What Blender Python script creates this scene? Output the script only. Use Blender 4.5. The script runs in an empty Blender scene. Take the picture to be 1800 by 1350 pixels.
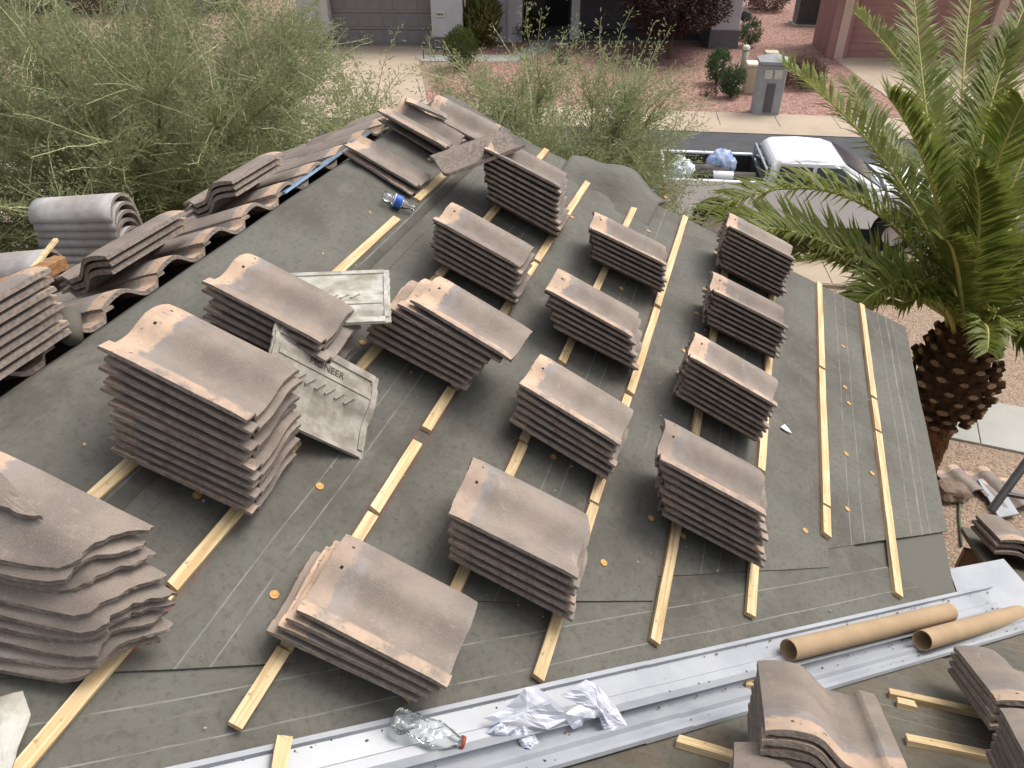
import bpy, bmesh, math, random
from math import radians, sin, cos, tan, pi, hypot, atan2, sqrt, exp
from mathutils import Vector, Matrix, noise
import numpy as np
random.seed(7)
rnd = random.Random(11)
S = bpy.context.scene
COL = S.collection

# ------------------------------------------------------------------ camera
CAM_H, FPX, TH, AZ, P1, P2, DP = 6.0, 1352.0, radians(35), radians(17.3), radians(23.5), radians(25.1), 2.038
cam = bpy.data.cameras.new('camera'); cam_o = bpy.data.objects.new('camera', cam); COL.objects.link(cam_o)
cam.sensor_width = 36; cam.lens = FPX / 1800 * 36; cam.clip_start = .05; cam.clip_end = 2000
cam_o.location = (0, 0, CAM_H); cam_o.rotation_euler = (pi / 2 - TH, 0, 0)
S.camera = cam_o
# ------------------------------------------------------------------ light
SUN_EL, SUN_AZ = radians(58), radians(66)          # azimuth clockwise from +Y
w = bpy.data.worlds.new('World'); S.world = w; w.use_nodes = True
nt = w.node_tree; nt.nodes.clear()
sk = nt.nodes.new('ShaderNodeTexSky'); sk.sky_type = 'NISHITA'; sk.sun_disc = False
sk.sun_elevation = SUN_EL; sk.sun_rotation = SUN_AZ; sk.air_density = 1.0; sk.dust_density = 5.0; sk.ozone_density = 1.0
hs = nt.nodes.new('ShaderNodeHueSaturation'); hs.inputs['Saturation'].default_value = .35   # overcast: the sky is near white
bg = nt.nodes.new('ShaderNodeBackground'); bg.inputs['Strength'].default_value = .15
wo = nt.nodes.new('ShaderNodeOutputWorld')
nt.links.new(sk.outputs[0], hs.inputs['Color']); nt.links.new(hs.outputs[0], bg.inputs[0]); nt.links.new(bg.outputs[0], wo.inputs[0])
sun = bpy.data.lights.new('sun', 'SUN'); sun.energy = 1.15; sun.angle = radians(30); sun.color = (1, .95, .88)
sun_o = bpy.data.objects.new('sun', sun); COL.objects.link(sun_o)
sun_o.rotation_euler = (pi / 2 - SUN_EL, 0, pi - SUN_AZ); sun_o.location = (8, 10, 30)
S.view_settings.view_transform = 'Standard'; S.view_settings.look = 'None'; S.view_settings.gamma = 1
S.view_settings.exposure = 0.54
try: S.view_settings.use_curve_mapping = False
except Exception: pass
S.render.engine = 'CYCLES'
S.render.resolution_x = 1024; S.render.resolution_y = 768

# ------------------------------------------------------------------ frames
CAMP = Vector((0, 0, CAM_H))
CX = Vector((1, 0, 0)); CD = Vector((0, -sin(TH), -cos(TH))); CF = Vector((0, cos(TH), -sin(TH)))
UP = Vector((0, 0, 1))
U = Vector((sin(AZ), cos(AZ), 0)); WH = Vector((cos(AZ), -sin(AZ), 0))
V = WH * cos(P1) - UP * sin(P1); N1 = V.cross(U)
O1 = CAMP - N1 * DP
V2 = U * cos(P2) - UP * sin(P2); N2 = WH.cross(V2)
V3 = -WH * cos(P1) - UP * sin(P1); N3 = U.cross(V3)
def R1(u, v, h=0): return O1 + U * u + V * v + N1 * h
VAL = lambda v: .979 + .852 * (v - .323)            # u of the valley line on the main slope
O2 = R1(VAL(.8), .8)
RID_V = -1.25
O3 = R1(0, RID_V)
def R2(a, b, h=0): return O2 + WH * a + V2 * b + N2 * h
def R3(u, b, h=0): return O3 + U * u + V3 * b + N3 * h
def ray(px, py): return CX * (px - 900) + CD * (py - 675) + CF * FPX
def hit(px, py, o, n):
    r = ray(px, py); return CAMP + r * ((o - CAMP).dot(n) / r.dot(n))
def uv1(px, py, h=0):
    q = hit(px, py, O1 + N1 * h, N1) - O1; return q.dot(U), q.dot(V)
def ab2(px, py, h=0):
    q = hit(px, py, O2 + N2 * h, N2) - O2; return q.dot(WH), q.dot(V2)
def ub3(px, py, h=0):
    q = hit(px, py, O3 + N3 * h, N3) - O3; return q.dot(U), q.dot(V3)
def gp(px, py, z=0): return hit(px, py, Vector((0, 0, z)), UP)
def at(px, py, zc): return CAMP + ray(px, py) * (zc / FPX)
def frame(o, x, y, z):
    m = Matrix.Identity(4)
    for i, c in enumerate((x, y, z)):
        for k in range(3): m[k][i] = c[k]
    for k in range(3): m[k][3] = o[k]
    return m

# ------------------------------------------------------------------ objects
def tag(o, label=None, cat=None, group=None, kind=None):
    if label: o['label'] = label
    if cat: o['category'] = cat
    if group: o['group'] = group
    if kind: o['kind'] = kind
    return o
def link(name, me, parent=None, mat=None):
    o = bpy.data.objects.new(name, me); COL.objects.link(o)
    if mat is not None: o.matrix_basis = mat
    if parent is not None:
        o.parent = parent
        o.matrix_parent_inverse = WORLD[parent.name].inverted() if parent.name in WORLD else Matrix.Identity(4)
    WORLD[o.name] = (mat.copy() if mat is not None else Matrix.Identity(4))
    return o
WORLD = {}
def thing(name, loc, label, cat, group=None):
    o = link(name, None, None, Matrix.Translation(Vector(loc))); o.empty_display_size = .2
    return tag(o, label, cat, group)

class MB:
    def __init__(s): s.v = []; s.f = []; s.m = []; s.uv = None
    def add(s, vs, fs, mi=0):
        b = len(s.v); s.v += [tuple(v) for v in vs]
        for f in fs: s.f.append(tuple(i + b for i in f)); s.m.append(mi)
        return s
    def box(s, o, x, y, z, mi=0):
        """o corner, x y z edge vectors"""
        o = Vector(o); c = [o + x * i + y * j + z * k for k in (0, 1) for j in (0, 1) for i in (0, 1)]
        fs = [(0, 2, 3, 1), (4, 5, 7, 6), (0, 1, 5, 4), (2, 6, 7, 3), (0, 4, 6, 2), (1, 3, 7, 5)]
        if x.cross(y).dot(z) < 0: fs = [f[::-1] for f in fs]
        return s.add(c, fs, mi)
    def abox(s, x0, x1, y0, y1, z0, z1, mi=0):
        return s.box((x0, y0, z0), Vector((x1 - x0, 0, 0)), Vector((0, y1 - y0, 0)), Vector((0, 0, z1 - z0)), mi)
    def tube(s, pts, rad, n=6, mi=0, cap=True):
        pts = [Vector(p) for p in pts]; k = len(pts)
        if not hasattr(rad, '__len__'): rad = [rad] * k
        ring = []; b = len(s.v); prev = None
        for i, p in enumerate(pts):
            t = (pts[min(i + 1, k - 1)] - pts[max(i - 1, 0)])
            if t.length < 1e-9: t = Vector((0, 0, 1))
            t.normalize()
            a = prev if prev is not None else (Vector((0, 0, 1)) if abs(t.z) < .9 else Vector((1, 0, 0)))
            x = a - t * a.dot(t)
            if x.length < 1e-6: x = t.orthogonal()
            x.normalize(); y = t.cross(x); prev = x
            for j in range(n):
                an = 2 * pi * j / n; s.v.append(tuple(p + (x * cos(an) + y * sin(an)) * rad[i]))
        for i in range(k - 1):
            for j in range(n):
                j2 = (j + 1) % n; s.f.append((b + i * n + j, b + i * n + j2, b + (i + 1) * n + j2, b + (i + 1) * n + j)); s.m.append(mi)
        if cap:
            s.f.append(tuple(b + j for j in reversed(range(n)))); s.m.append(mi)
            s.f.append(tuple(b + (k - 1) * n + j for j in range(n))); s.m.append(mi)
        return s
    def lathe(s, o, ax, prof, n=16, mi=0, cap=False):
        o = Vector(o); ax = Vector(ax).normalized(); x = ax.orthogonal().normalized(); y = ax.cross(x); b = len(s.v)
        for (r, h) in prof:
            for j in range(n):
                an = 2 * pi * j / n; s.v.append(tuple(o + ax * h + (x * cos(an) + y * sin(an)) * r))
        for i in range(len(prof) - 1):
            for j in range(n):
                j2 = (j + 1) % n; s.f.append((b + i * n + j, b + i * n + j2, b + (i + 1) * n + j2, b + (i + 1) * n + j)); s.m.append(mi)
        if cap:
            s.f.append(tuple(b + j for j in reversed(range(n)))); s.m.append(mi)
            s.f.append(tuple(b + (len(prof) - 1) * n + j for j in range(n))); s.m.append(mi)
        return s
    def mesh(s, name, mats, smooth=False):
        me = bpy.data.meshes.new(name); me.from_pydata(s.v, [], s.f)
        for m in (mats if isinstance(mats, (list, tuple)) else [mats]): me.materials.append(m)
        if any(s.m): me.polygons.foreach_set('material_index', s.m)
        if smooth: me.polygons.foreach_set('use_smooth', [True] * len(me.polygons))
        if s.uv:
            l = me.uv_layers.new(name='UVMap'); 
            for lp in me.loops: l.data[lp.index].uv = s.uv[lp.vertex_index]
        me.update(); return me
    def obj(s, name, mats, parent=None, smooth=False): return link(name, s.mesh(name, mats, smooth), parent)
def bevel_obj(o, wdt=.01, seg=2):
    m = o.modifiers.new('bevel', 'BEVEL'); m.width = wdt; m.segments = seg; m.limit_method = 'ANGLE'; return o

# ------------------------------------------------------------------ materials
class G:
    def __init__(s, name):
        s.m = bpy.data.materials.new(name); s.m.use_nodes = True; s.t = s.m.node_tree; s.t.nodes.clear()
        s.out = s.n('ShaderNodeOutputMaterial'); s.p = s.n('ShaderNodeBsdfPrincipled'); s.l(s.p.outputs[0], s.out.inputs['Surface'])
        s.tc = s.n('ShaderNodeTexCoord')
    def n(s, t, **k):
        o = s.t.nodes.new(t)
        for a, b in k.items(): setattr(o, a, b)
        return o
    def l(s, a, b): s.t.links.new(a, b)
    def setv(s, sock, v):
        if isinstance(v, (int, float)): sock.default_value = v
        elif isinstance(v, (tuple, list)): sock.default_value = (*v, 1) if len(v) == 3 and len(sock.default_value) == 4 else v
        else: s.l(v, sock)
    def noise(s, scale, detail=6, rough=.6, vec=None, dist=0):
        o = s.n('ShaderNodeTexNoise'); o.inputs['Scale'].default_value = scale; o.inputs['Detail'].default_value = detail
        o.inputs['Roughness'].default_value = rough; o.inputs['Distortion'].default_value = dist
        s.l(vec if vec is not None else s.tc.outputs['Object'], o.inputs['Vector']); return o.outputs[0]
    def voro(s, scale, vec=None, feat='F1', out='Color'):
        o = s.n('ShaderNodeTexVoronoi', feature=feat); o.inputs['Scale'].default_value = scale
        s.l(vec if vec is not None else s.tc.outputs['Object'], o.inputs['Vector']); return o.outputs[out]
    def math(s, op, a, b=0, c=0, clamp=False):
        o = s.n('ShaderNodeMath', operation=op); o.use_clamp = clamp
        s.setv(o.inputs[0], a); s.setv(o.inputs[1], b); s.setv(o.inputs[2], c); return o.outputs[0]
    def step(s, x, a, b):
        o = s.n('ShaderNodeMapRange'); o.interpolation_type = 'SMOOTHSTEP'
        s.setv(o.inputs[0], x); o.inputs[1].default_value = a; o.inputs[2].default_value = b; return o.outputs[0]
    def mix(s, f, a, b, mode='MIX'):
        o = s.n('ShaderNodeMix', data_type='RGBA', blend_type=mode); s.setv(o.inputs[0], f); s.setv(o.inputs[6], a); s.setv(o.inputs[7], b); return o.outputs[2]
    def xyz(s, v):
        o = s.n('ShaderNodeSeparateXYZ'); s.l(v, o.inputs[0]); return o.outputs
    def mapping(s, sc=(1, 1, 1), rot=(0, 0, 0), vec=None):
        o = s.n('ShaderNodeMapping'); o.inputs['Scale'].default_value = sc; o.inputs['Rotation'].default_value = rot
        s.l(vec if vec is not None else s.tc.outputs['Object'], o.inputs[0]); return o.outputs[0]
    def bump(s, h, st=.3, dist=.01):
        o = s.n('ShaderNodeBump'); o.inputs['Strength'].default_value = st; o.inputs['Distance'].default_value = dist
        s.l(h, o.inputs['Height']); s.l(o.outputs[0], s.p.inputs['Normal'])
    def rand(s): return s.n('ShaderNodeObjectInfo').outputs['Random']
    def fin(s, col, rough=.85, spec=.3, metal=0):
        s.setv(s.p.inputs['Base Color'], col); s.setv(s.p.inputs['Roughness'], rough); s.p.inputs['Specular IOR Level'].default_value = spec
        s.p.inputs['Metallic'].default_value = metal; return s.m
def mk(name, c1, c2=None, scale=8, rough=.85, bump=0, bscale=60, spec=.3, rv=0, metal=0, bd=.005):
    g = G(name); c2 = c2 or tuple(x * .8 for x in c1)
    f = g.step(g.noise(scale), .32, .68); col = g.mix(f, c1, c2)
    if rv:
        k = g.math('MULTIPLY_ADD', g.rand(), 2 * rv, 1 - rv); h = g.n('ShaderNodeHueSaturation'); g.l(col, h.inputs['Color']); g.l(k, h.inputs['Value']); col = h.outputs[0]
    if bump: g.bump(g.noise(bscale, 8, .65), bump, bd)
    return g.fin(col, rough, spec, metal)

def tile_material():
    g = G('tile_top'); ob = g.tc.outputs['Object']; x, y, z = g.xyz(ob); r = g.rand()
    off = g.n('ShaderNodeVectorMath', operation='ADD'); g.l(ob, off.inputs[0])
    cm = g.n('ShaderNodeCombineXYZ'); sc = g.math('MULTIPLY', r, 37.0)
    for i in range(3): g.l(sc, cm.inputs[i])
    g.l(cm.outputs[0], off.inputs[1]); ov = off.outputs[0]
    base = g.mix(g.step(g.noise(7, 5, .6, ov), .35, .65), (.270, .221, .184), (.202, .168, .143))
    base = g.mix(g.math('MULTIPLY', g.step(g.noise(240, 4, .7, ov), .52, .78), .55), base, (.52, .45, .40))
    base = g.mix(g.math('MULTIPLY', g.step(g.noise(5, 5, .65, ov), .52, .75), .6), base, (.25, .222, .205))
    base = g.mix(g.math('MULTIPLY', g.step(g.noise(11, 6, .7, ov, .6), .60, .72), .5), base, (.42, .355, .30))
    base = g.mix(g.math('MULTIPLY', g.step(g.noise(150, 3, .6, ov), .58, .70), .30), base, (.13, .105, .095))
    nb = g.noise(14, 5, .6, ov)
    yy = g.math('MULTIPLY_ADD', nb, .10, g.math('SUBTRACT', y, g.math('MULTIPLY_ADD', g.math('FRACT', g.math('MULTIPLY', r, 5.3)), .03, .035)))
    grey = g.math('SUBTRACT', g.step(yy, .050, .075), g.step(yy, .09, .125))
    base = g.mix(g.math('MULTIPLY', g.math('MULTIPLY', grey, g.step(g.noise(22, 5, .65, ov), .30, .62)), .62), base, (.275, .255, .25))
    band = g.math('SUBTRACT', 1, g.step(yy, .058, .078))
    has = g.step(g.math('FRACT', g.math('MULTIPLY', r, 7.13)), .0, .16)
    oc = g.mix(g.step(g.noise(20, 4, .6, ov), .35, .7), (.56, .40, .285), (.44, .32, .24))
    oc = g.mix(g.math('MULTIPLY', g.step(g.noise(45, 3, .6, ov), .62, .70), .8), oc, (.17, .13, .11))
    base = g.mix(g.math('MULTIPLY', band, g.math('MULTIPLY_ADD', has, .75, .2)), base, oc)
    fl = g.math('MULTIPLY', g.step(x, .286, .296), g.step(g.noise(18, 4, .6, ov), .32, .55))
    base = g.mix(g.math('MULTIPLY', fl, g.math('MULTIPLY', g.step(g.math('FRACT', g.math('MULTIPLY', r, 11.7)), .45, .8), .7)), base, oc)
    k = g.math('MULTIPLY_ADD', g.math('FRACT', g.math('MULTIPLY', r, 3.7)), .22, .92)
    h = g.n('ShaderNodeHueSaturation'); g.l(base, h.inputs['Color']); g.l(k, h.inputs['Value'])
    g.bump(g.math('ADD', g.noise(260, 6, .7, ov), g.math('MULTIPLY', g.noise(70, 5, .7, ov), .8)), .5, .004)
    return g.fin(h.outputs[0], .82, .25)
M_TILE = tile_material()
M_CORE = mk('tile_core', (.30, .25, .213), (.18, .147, .123), 60, .95, .7, 180, .1, .12)
M_CORESHADE = mk('tile_underside_gap_shade', (.15, .122, .10), (.10, .08, .067), 30, .95, .5, 120, .1, .15)  # darker than the core: shade between stacked tiles painted into their undersides
M_UNDER = mk('tile_underside', (.40, .37, .32), (.23, .205, .17), 14, .95, .5, 120, .15, .1)
M_UNDERP = mk('tile_underside_pale', (.55, .54, .49), (.30, .27, .21), 11, .95, .5, 120, .15)
M_CAP = mk('ridge_tile_grey', (.44, .43, .42), (.30, .265, .245), 7, .88, .4, 150, .2, .12)

def felt_material(name, lines, chalk, tint=None):
    g = G(name); uv = g.tc.outputs['UV']; x, y, z = g.xyz(uv)
    big = g.step(g.noise(1.7, 5, .6, uv), .35, .68)
    base = g.mix(big, (.132, .130, .110), (.086, .079, .064))
    base = g.mix(g.math('MULTIPLY', g.step(g.noise(5, 8, .72, uv, .5), .42, .70), .6), base, (.146, .137, .117))
    base = g.mix(g.math('MULTIPLY', g.step(g.noise(2.6, 7, .7, uv, .8), .52, .68), .55), base, (.165, .149, .125))
    base = g.mix(g.math('MULTIPLY', g.step(g.noise(40, 5, .7, uv), .48, .68), .5), base, (.062, .058, .048))
    base = g.mix(g.math('MULTIPLY', g.step(g.noise(210, 3, .7, uv), .60, .72), .40), base, (.24, .23, .20))
    sv = g.mapping((2.2, 26, 1), (0, 0, .9), uv)
    base = g.mix(g.math('MULTIPLY', g.step(g.noise(1.3, 6, .7, sv), .58, .74), .45), base, (.20, .18, .15))
    base = g.mix(g.math('MULTIPLY', g.step(g.noise(7, 6, .75, uv, 1.2), .67, .74), .5), base, (.035, .034, .032))
    brk = g.step(g.noise(1, 5, .7, g.mapping((9, 160, 1), (0, 0, 0), uv)), .34, .62); wob = g.math('MULTIPLY', g.math('SUBTRACT', g.noise(1.1, 2, .5, uv), .5), .02)
    yw = g.math('ADD', y, wob)
    for v in lines:
        m = g.math('SUBTRACT', 1, g.step(g.math('ABSOLUTE', g.math('SUBTRACT', yw, v)), .0012, .0030))
        base = g.mix(g.math('MULTIPLY', g.math('MULTIPLY', m, brk), .42), base, (.40, .40, .37))
    for v in chalk:
        m = g.math('SUBTRACT', 1, g.step(g.math('ABSOLUTE', g.math('SUBTRACT', y, v)), .001, .008))
        base = g.mix(g.math('MULTIPLY', g.math('MULTIPLY', m, g.step(g.noise(45, 4, .7, uv), .40, .60)), .42), base, (.22, .03, .025))
    if tint: base = g.mix(g.step(g.noise(6, 6, .7, uv, .6), .3, .65), base, tint, 'MULTIPLY')
    wr = g.noise(2.2, 3, .5, g.mapping((1, .35, 1), (0, 0, .5), uv), .8)
    hb = g.math('ADD', g.math('MULTIPLY', g.noise(280, 6, .7, uv), .12), g.math('MULTIPLY', wr, 1.0))
    g.bump(hb, .45, .025)
    return g.fin(base, .82, .35)
VK = [DP * (.92251 - .16832 * k) for k in range(9)]
M_FELT = felt_material('roof_felt', [VK[k] + .135 for k in (0, 1, 3, 5, 7)] + [VK[k] + .205 for k in (0, 1, 3, 5, 7)] + [-1.02, -1.08, 2.08, 2.13], [v + .024 for v in VK] + [v - .024 for v in VK])
M_FELTV = felt_material('valley_felt', [.19, .30], [])
M_FELT2 = felt_material('side_felt', [.4, .47, 1.2, 1.27], [], (1.0, .84, .70))

def wood_material(name, c1, c2):
    g = G(name); ob = g.tc.outputs['Object']; r = g.rand()
    v = g.mapping((3, 60, 60)); rr = g.n('ShaderNodeVectorMath', operation='ADD'); g.l(v, rr.inputs[0])
    cm = g.n('ShaderNodeCombineXYZ'); g.l(g.math('MULTIPLY', r, 50), cm.inputs[0]); g.l(g.math('MULTIPLY', r, 91), cm.inputs[1]); g.l(cm.outputs[0], rr.inputs[1])
    b = g.mix(g.step(g.noise(1, 5, .6, rr.outputs[0], .7), .35, .65), c1, c2)
    kn = g.math('MAXIMUM', g.step(g.noise(22, 2, .5, None, .3), .70, .76), g.step(g.noise(160, 2, .5), .76, .80))
    b = g.mix(g.math('MULTIPLY', kn, .7), b, (.30, .15, .06))
    h = g.n('ShaderNodeHueSaturation'); g.l(b, h.inputs['Color']); g.l(g.math('MULTIPLY_ADD', r, .25, .87), h.inputs['Value'])
    g.bump(g.noise(1.5, 4, .6, rr.outputs[0]), .15, .003)
    return g.fin(h.outputs[0], .7, .3)
M_WOOD = wood_material('pine_batten', (.69, .54, .32), (.49, .335, .165))
M_WOODB = wood_material('brown_wood', (.33, .18, .08), (.20, .10, .045))
M_NAILCAP = mk('cap_nail_orange', (.62, .36, .12), (.5, .28, .09), 60, .6)
M_STEEL = mk('nail_steel', (.5, .5, .5), None, 8, .35, metal=1)

def flashing_material():
    g = G('white_flashing'); ob = g.tc.outputs['Object']
    b = g.mix(g.step(g.noise(4, 4), .4, .7), (.345, .36, .385), (.28, .295, .32))
    b = g.mix(g.math('MULTIPLY', g.step(g.noise(26, 7, .75), .66, .70), .85), b, (.26, .16, .12))
    b = g.mix(g.math('MULTIPLY', g.step(g.noise(90, 4, .7), .70, .74), .8), b, (.20, .15, .12))
    g.bump(g.noise(3, 3), .08, .03)
    return g.fin(b, .33, .5)
M_FLASH = flashing_material()
M_GREYMETAL = mk('grey_metal', (.42, .44, .47), (.34, .36, .39), 5, .35, spec=.5)
M_BLUEMETAL = mk('blue_metal_sky_sheen', (.30, .42, .55), (.22, .33, .46), 7, .3, metal=.2)  # blue metal, lightened by a sky reflection put into its colour
M_DARK = mk('dark_metal', (.035, .033, .032), (.05, .045, .04), 12, .45, spec=.5)
M_STUCCO = mk('stucco_tan', (.42, .32, .24), (.37, .28, .21), 3, .95, .4, 120)
M_FASCIA = mk('fascia_brown', (.26, .19, .145), (.21, .15, .115), 5, .8)

def gravel_material(name, cols, scale, bs=.5, big=(.8, 1.1)):
    g = G(name); ob = g.tc.outputs['Object']
    c = g.voro(scale, ob); x, y, z = g.xyz(c)
    b = g.mix(g.step(x, .15, .45), cols[0], cols[1]); b = g.mix(g.step(y, .55, .8), b, cols[2])
    b = g.mix(g.math('MULTIPLY', g.step(g.noise(.55, 5, .6), .40, .66), .35), b, tuple(c * .72 for c in cols[1]))
    dd = g.voro(scale, ob, 'F1', 'Distance'); ed = g.step(dd, .35, .75)
    b = g.mix(g.math('MULTIPLY', ed, .45), b, tuple(c * .35 for c in cols[1]))
    g.bump(g.math('SUBTRACT', 1, dd), bs, 1.0 / scale * .6)
    return g.fin(b, .95, .15)
M_GRAVEL = gravel_material('tan_gravel', [(.34, .24, .17), (.42, .32, .24), (.25, .17, .12)], 48)
M_GRAVELP = gravel_material('pale_gravel', [(.50, .42, .31), (.58, .50, .39), (.36, .29, .20)], 16)
M_GRAVELR = gravel_material('red_gravel', [(.37, .215, .175), (.43, .265, .22), (.26, .145, .118)], 14)
M_ASPH = mk('asphalt', (.085, .085, .09), (.066, .066, .071), 2.5, .9, .4, 160, .3)
def conc_material(name, c1, c2):
    g = G(name); b = g.mix(g.step(g.noise(1.2, 6), .35, .7), c1, c2); b = g.mix(g.math('MULTIPLY', g.step(g.noise(5, 6, .7), .62, .75), .4), b, tuple(c * .7 for c in c2))
    g.bump(g.noise(140, 5), .25, .004); return g.fin(b, .9, .25)
M_CONC = conc_material('concrete_beige', (.46, .37, .28), (.40, .32, .245))
M_CONCG = conc_material('concrete_grey', (.42, .41, .37), (.36, .35, .31))
M_CARD = mk('cardboard', (.40, .285, .175), (.35, .25, .15), 9, .85, .15, 60)

# ================================================================== GROUND
SD = Vector((cos(radians(7)), -sin(radians(7)), 0)); SN = Vector((sin(radians(7)), cos(radians(7)), 0))   # along / across the street
SO = gp(1343, 203)
def SP(a, c, z=0): return Vector((SO.x, SO.y, 0)) + SD * a + SN * c + UP * z
def sheet(name, pts, z, m, thick=.0, sub=None):
    mb = MB(); n = len(pts); top = [Vector((p[0], p[1], z)) for p in pts]
    mb.add(top, [tuple(range(n))])
    if thick:
        bot = [p - UP * thick for p in top]
        for i in range(n):
            j = (i + 1) % n; mb.add([top[i], bot[i], bot[j], top[j]], [(0, 1, 2, 3)])
    o = mb.obj(name, m); tag(o, kind='structure'); return o
def rect(a0, a1, c0, c1): return [SP(a0, c0), SP(a1, c0), SP(a1, c1), SP(a0, c1)]
sheet('ground', [(-300, -200), (300, -200), (300, 400), (-300, 400)], 0, M_GRAVEL)
sheet('red_gravel_yard', rect(-9.6, 7.4, .02, 40), .004, M_GRAVELR)
sheet('pale_gravel_yard', rect(-40, -1.5, -17, -10.2), .005, M_GRAVELP)
sheet('pale_gravel_verge', rect(-60, -11.5, -8.4, -1.8), .011, M_GRAVELP)
sheet('street', rect(-80, 80, -8.35, -1.62), .006, M_ASPH)
# far pavement: slabs with joints, then a rolled kerb down to the street
pv = MB(); pv.box(SP(-80, -1.62, -.05), SD * 160, SN * 1.64, UP * .058); pv = tag(pv.obj('pavement', M_CONC), kind='structure')
for i in range(14):
    mb = MB(); mb.box(SP(-10.4 + i * 1.52, -1.2, -.02), SD * 1.508, SN * 1.19, UP * .075); bevel_obj(mb.obj('slab', M_CONC, pv), .008)
kb = MB()
for (c0, z0, c1, z1) in ((-1.72, .02, -1.5, .045), (-1.5, .045, -1.22, .06)):
    kb.add([SP(-80, c0, z0), SP(80, c0, z0), SP(80, c1, z1), SP(-80, c1, z1)], [(0, 1, 2, 3)])
tag(kb.obj('kerb', M_CONC), kind='structure')
pv2 = MB(); pv2.box(SP(-80, -10.05, -.05), SD * 160, SN * 1.7, UP * .11); pv2 = tag(pv2.obj('near_pavement', M_CONC), kind='structure')
for i in range(16):
    mb = MB(); mb.box(SP(-14 + i * 1.52, -10.03, .02), SD * 1.508, SN * 1.2, UP * .055); bevel_obj(mb.obj('slab', M_CONC, pv2), .008)
# drives and paths
GL, GR = gp(560, 84), gp(775, 83)
sheet('driveway', [GL + Vector((-.3, .6, 0)), gp(560, 84), gp(300, 180), SP(-14, .0), SP(-9.3, .0), gp(735, 100), gp(770, 84), GR + Vector((0, .6, 0))][1:], .012, M_CONC)
sheet('pink_driveway', [SP(4.0, .03), SP(11, .03), gp(1790, 116) + Vector((3, .5, 0)), gp(1460, 103) + Vector((0, .6, 0)), gp(1465, 103)], .012, M_CONC)
sheet('entry_path', [gp(735, 108), gp(735, 97), gp(905, 97), gp(960, 62), gp(1010, 58), gp(960, 90), gp(905, 109)], .014, M_CONCG)
# the walk beside the palm
WA, WB = gp(1660, 742), gp(1810, 772)
wd = (WB - WA).normalized(); wn = Vector((-wd.y, wd.x, 0))
wk = MB(); wk.box(WA - wd * 4 - wn * .35 - UP * .04, wd * 14, wn * 1.02, UP * .05); wk = tag(wk.obj('walkway', M_CONCG), kind='structure')
for i in range(6):
    mb = MB(); mb.box(WA - wd * .55 + wd * (i * .93 - .93) - wn * .35, wd * .918, wn * 1.02, UP * .03); bevel_obj(mb.obj('slab', M_CONCG, wk), .006)

# ================================================================== THE HOUSE BEING RE-ROOFED
EAVE_V = 2.24
house = thing('stripped_house', (R1(3, .5).x, R1(3, .5).y, 0), 'house with its roof stripped to grey felt and pine battens', 'house')
FARU = lambda v: 4.79 + (v + 1.21) * .13
def poly_slab(name, pts, n, th, m, parent):
    mb = MB(); k = len(pts); lo = [p - n * th for p in pts]
    mb.add(pts, [tuple(range(k))]); mb.add(lo, [tuple(reversed(range(k)))])
    for i in range(k):
        j = (i + 1) % k; mb.add([pts[i], lo[i], lo[j], pts[j]], [(0, 1, 2, 3)])
    return mb.obj(name, m, parent)
def ccw(pts, n):
    c = sum(pts, Vector()) / len(pts); a = Vector()
    for i in range(len(pts)): a += (pts[i] - c).cross(pts[(i + 1) % len(pts)] - c)
    return pts if a.dot(n) > 0 else pts[::-1]
main = poly_slab('main_roof', ccw([R1(VAL(RID_V), RID_V, -.004), R1(VAL(EAVE_V) + .03, EAVE_V - .02, -.004), R1(FARU(EAVE_V) - .02, EAVE_V - .02, -.004), R1(FARU(RID_V) - .02, RID_V, -.004)], N1), N1, .1, M_FELT, house)
side = poly_slab('side_roof', ccw([R2((v - .8) * cos(P1), (VAL(v) - VAL(.8)) / cos(P2), -.004) for v in (-1.1, 2.22)] + [R2(1.62, 1.75, -.004), R2(1.72, 2.95, -.004), R2(7, 2.95, -.004), R2(7, -3, -.004), R2(-2.2, -3, -.004)], N2), N2, .03, M_FELT2, house)
back = poly_slab('back_roof', ccw([R3(-2, 0.002, -.012), R3(4.7, 0.002, -.012), R3(4.7, 3.2, -.012), R3(-2, 3.2, -.012)], N3), N3, .1, M_FELT2, house)
def wrinkle(u, v): return .005 * noise.noise(Vector((u * 1.7, v * 2.9, 3))) + .0035 * noise.noise(Vector((u * 5, v * 7, 9)))
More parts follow.
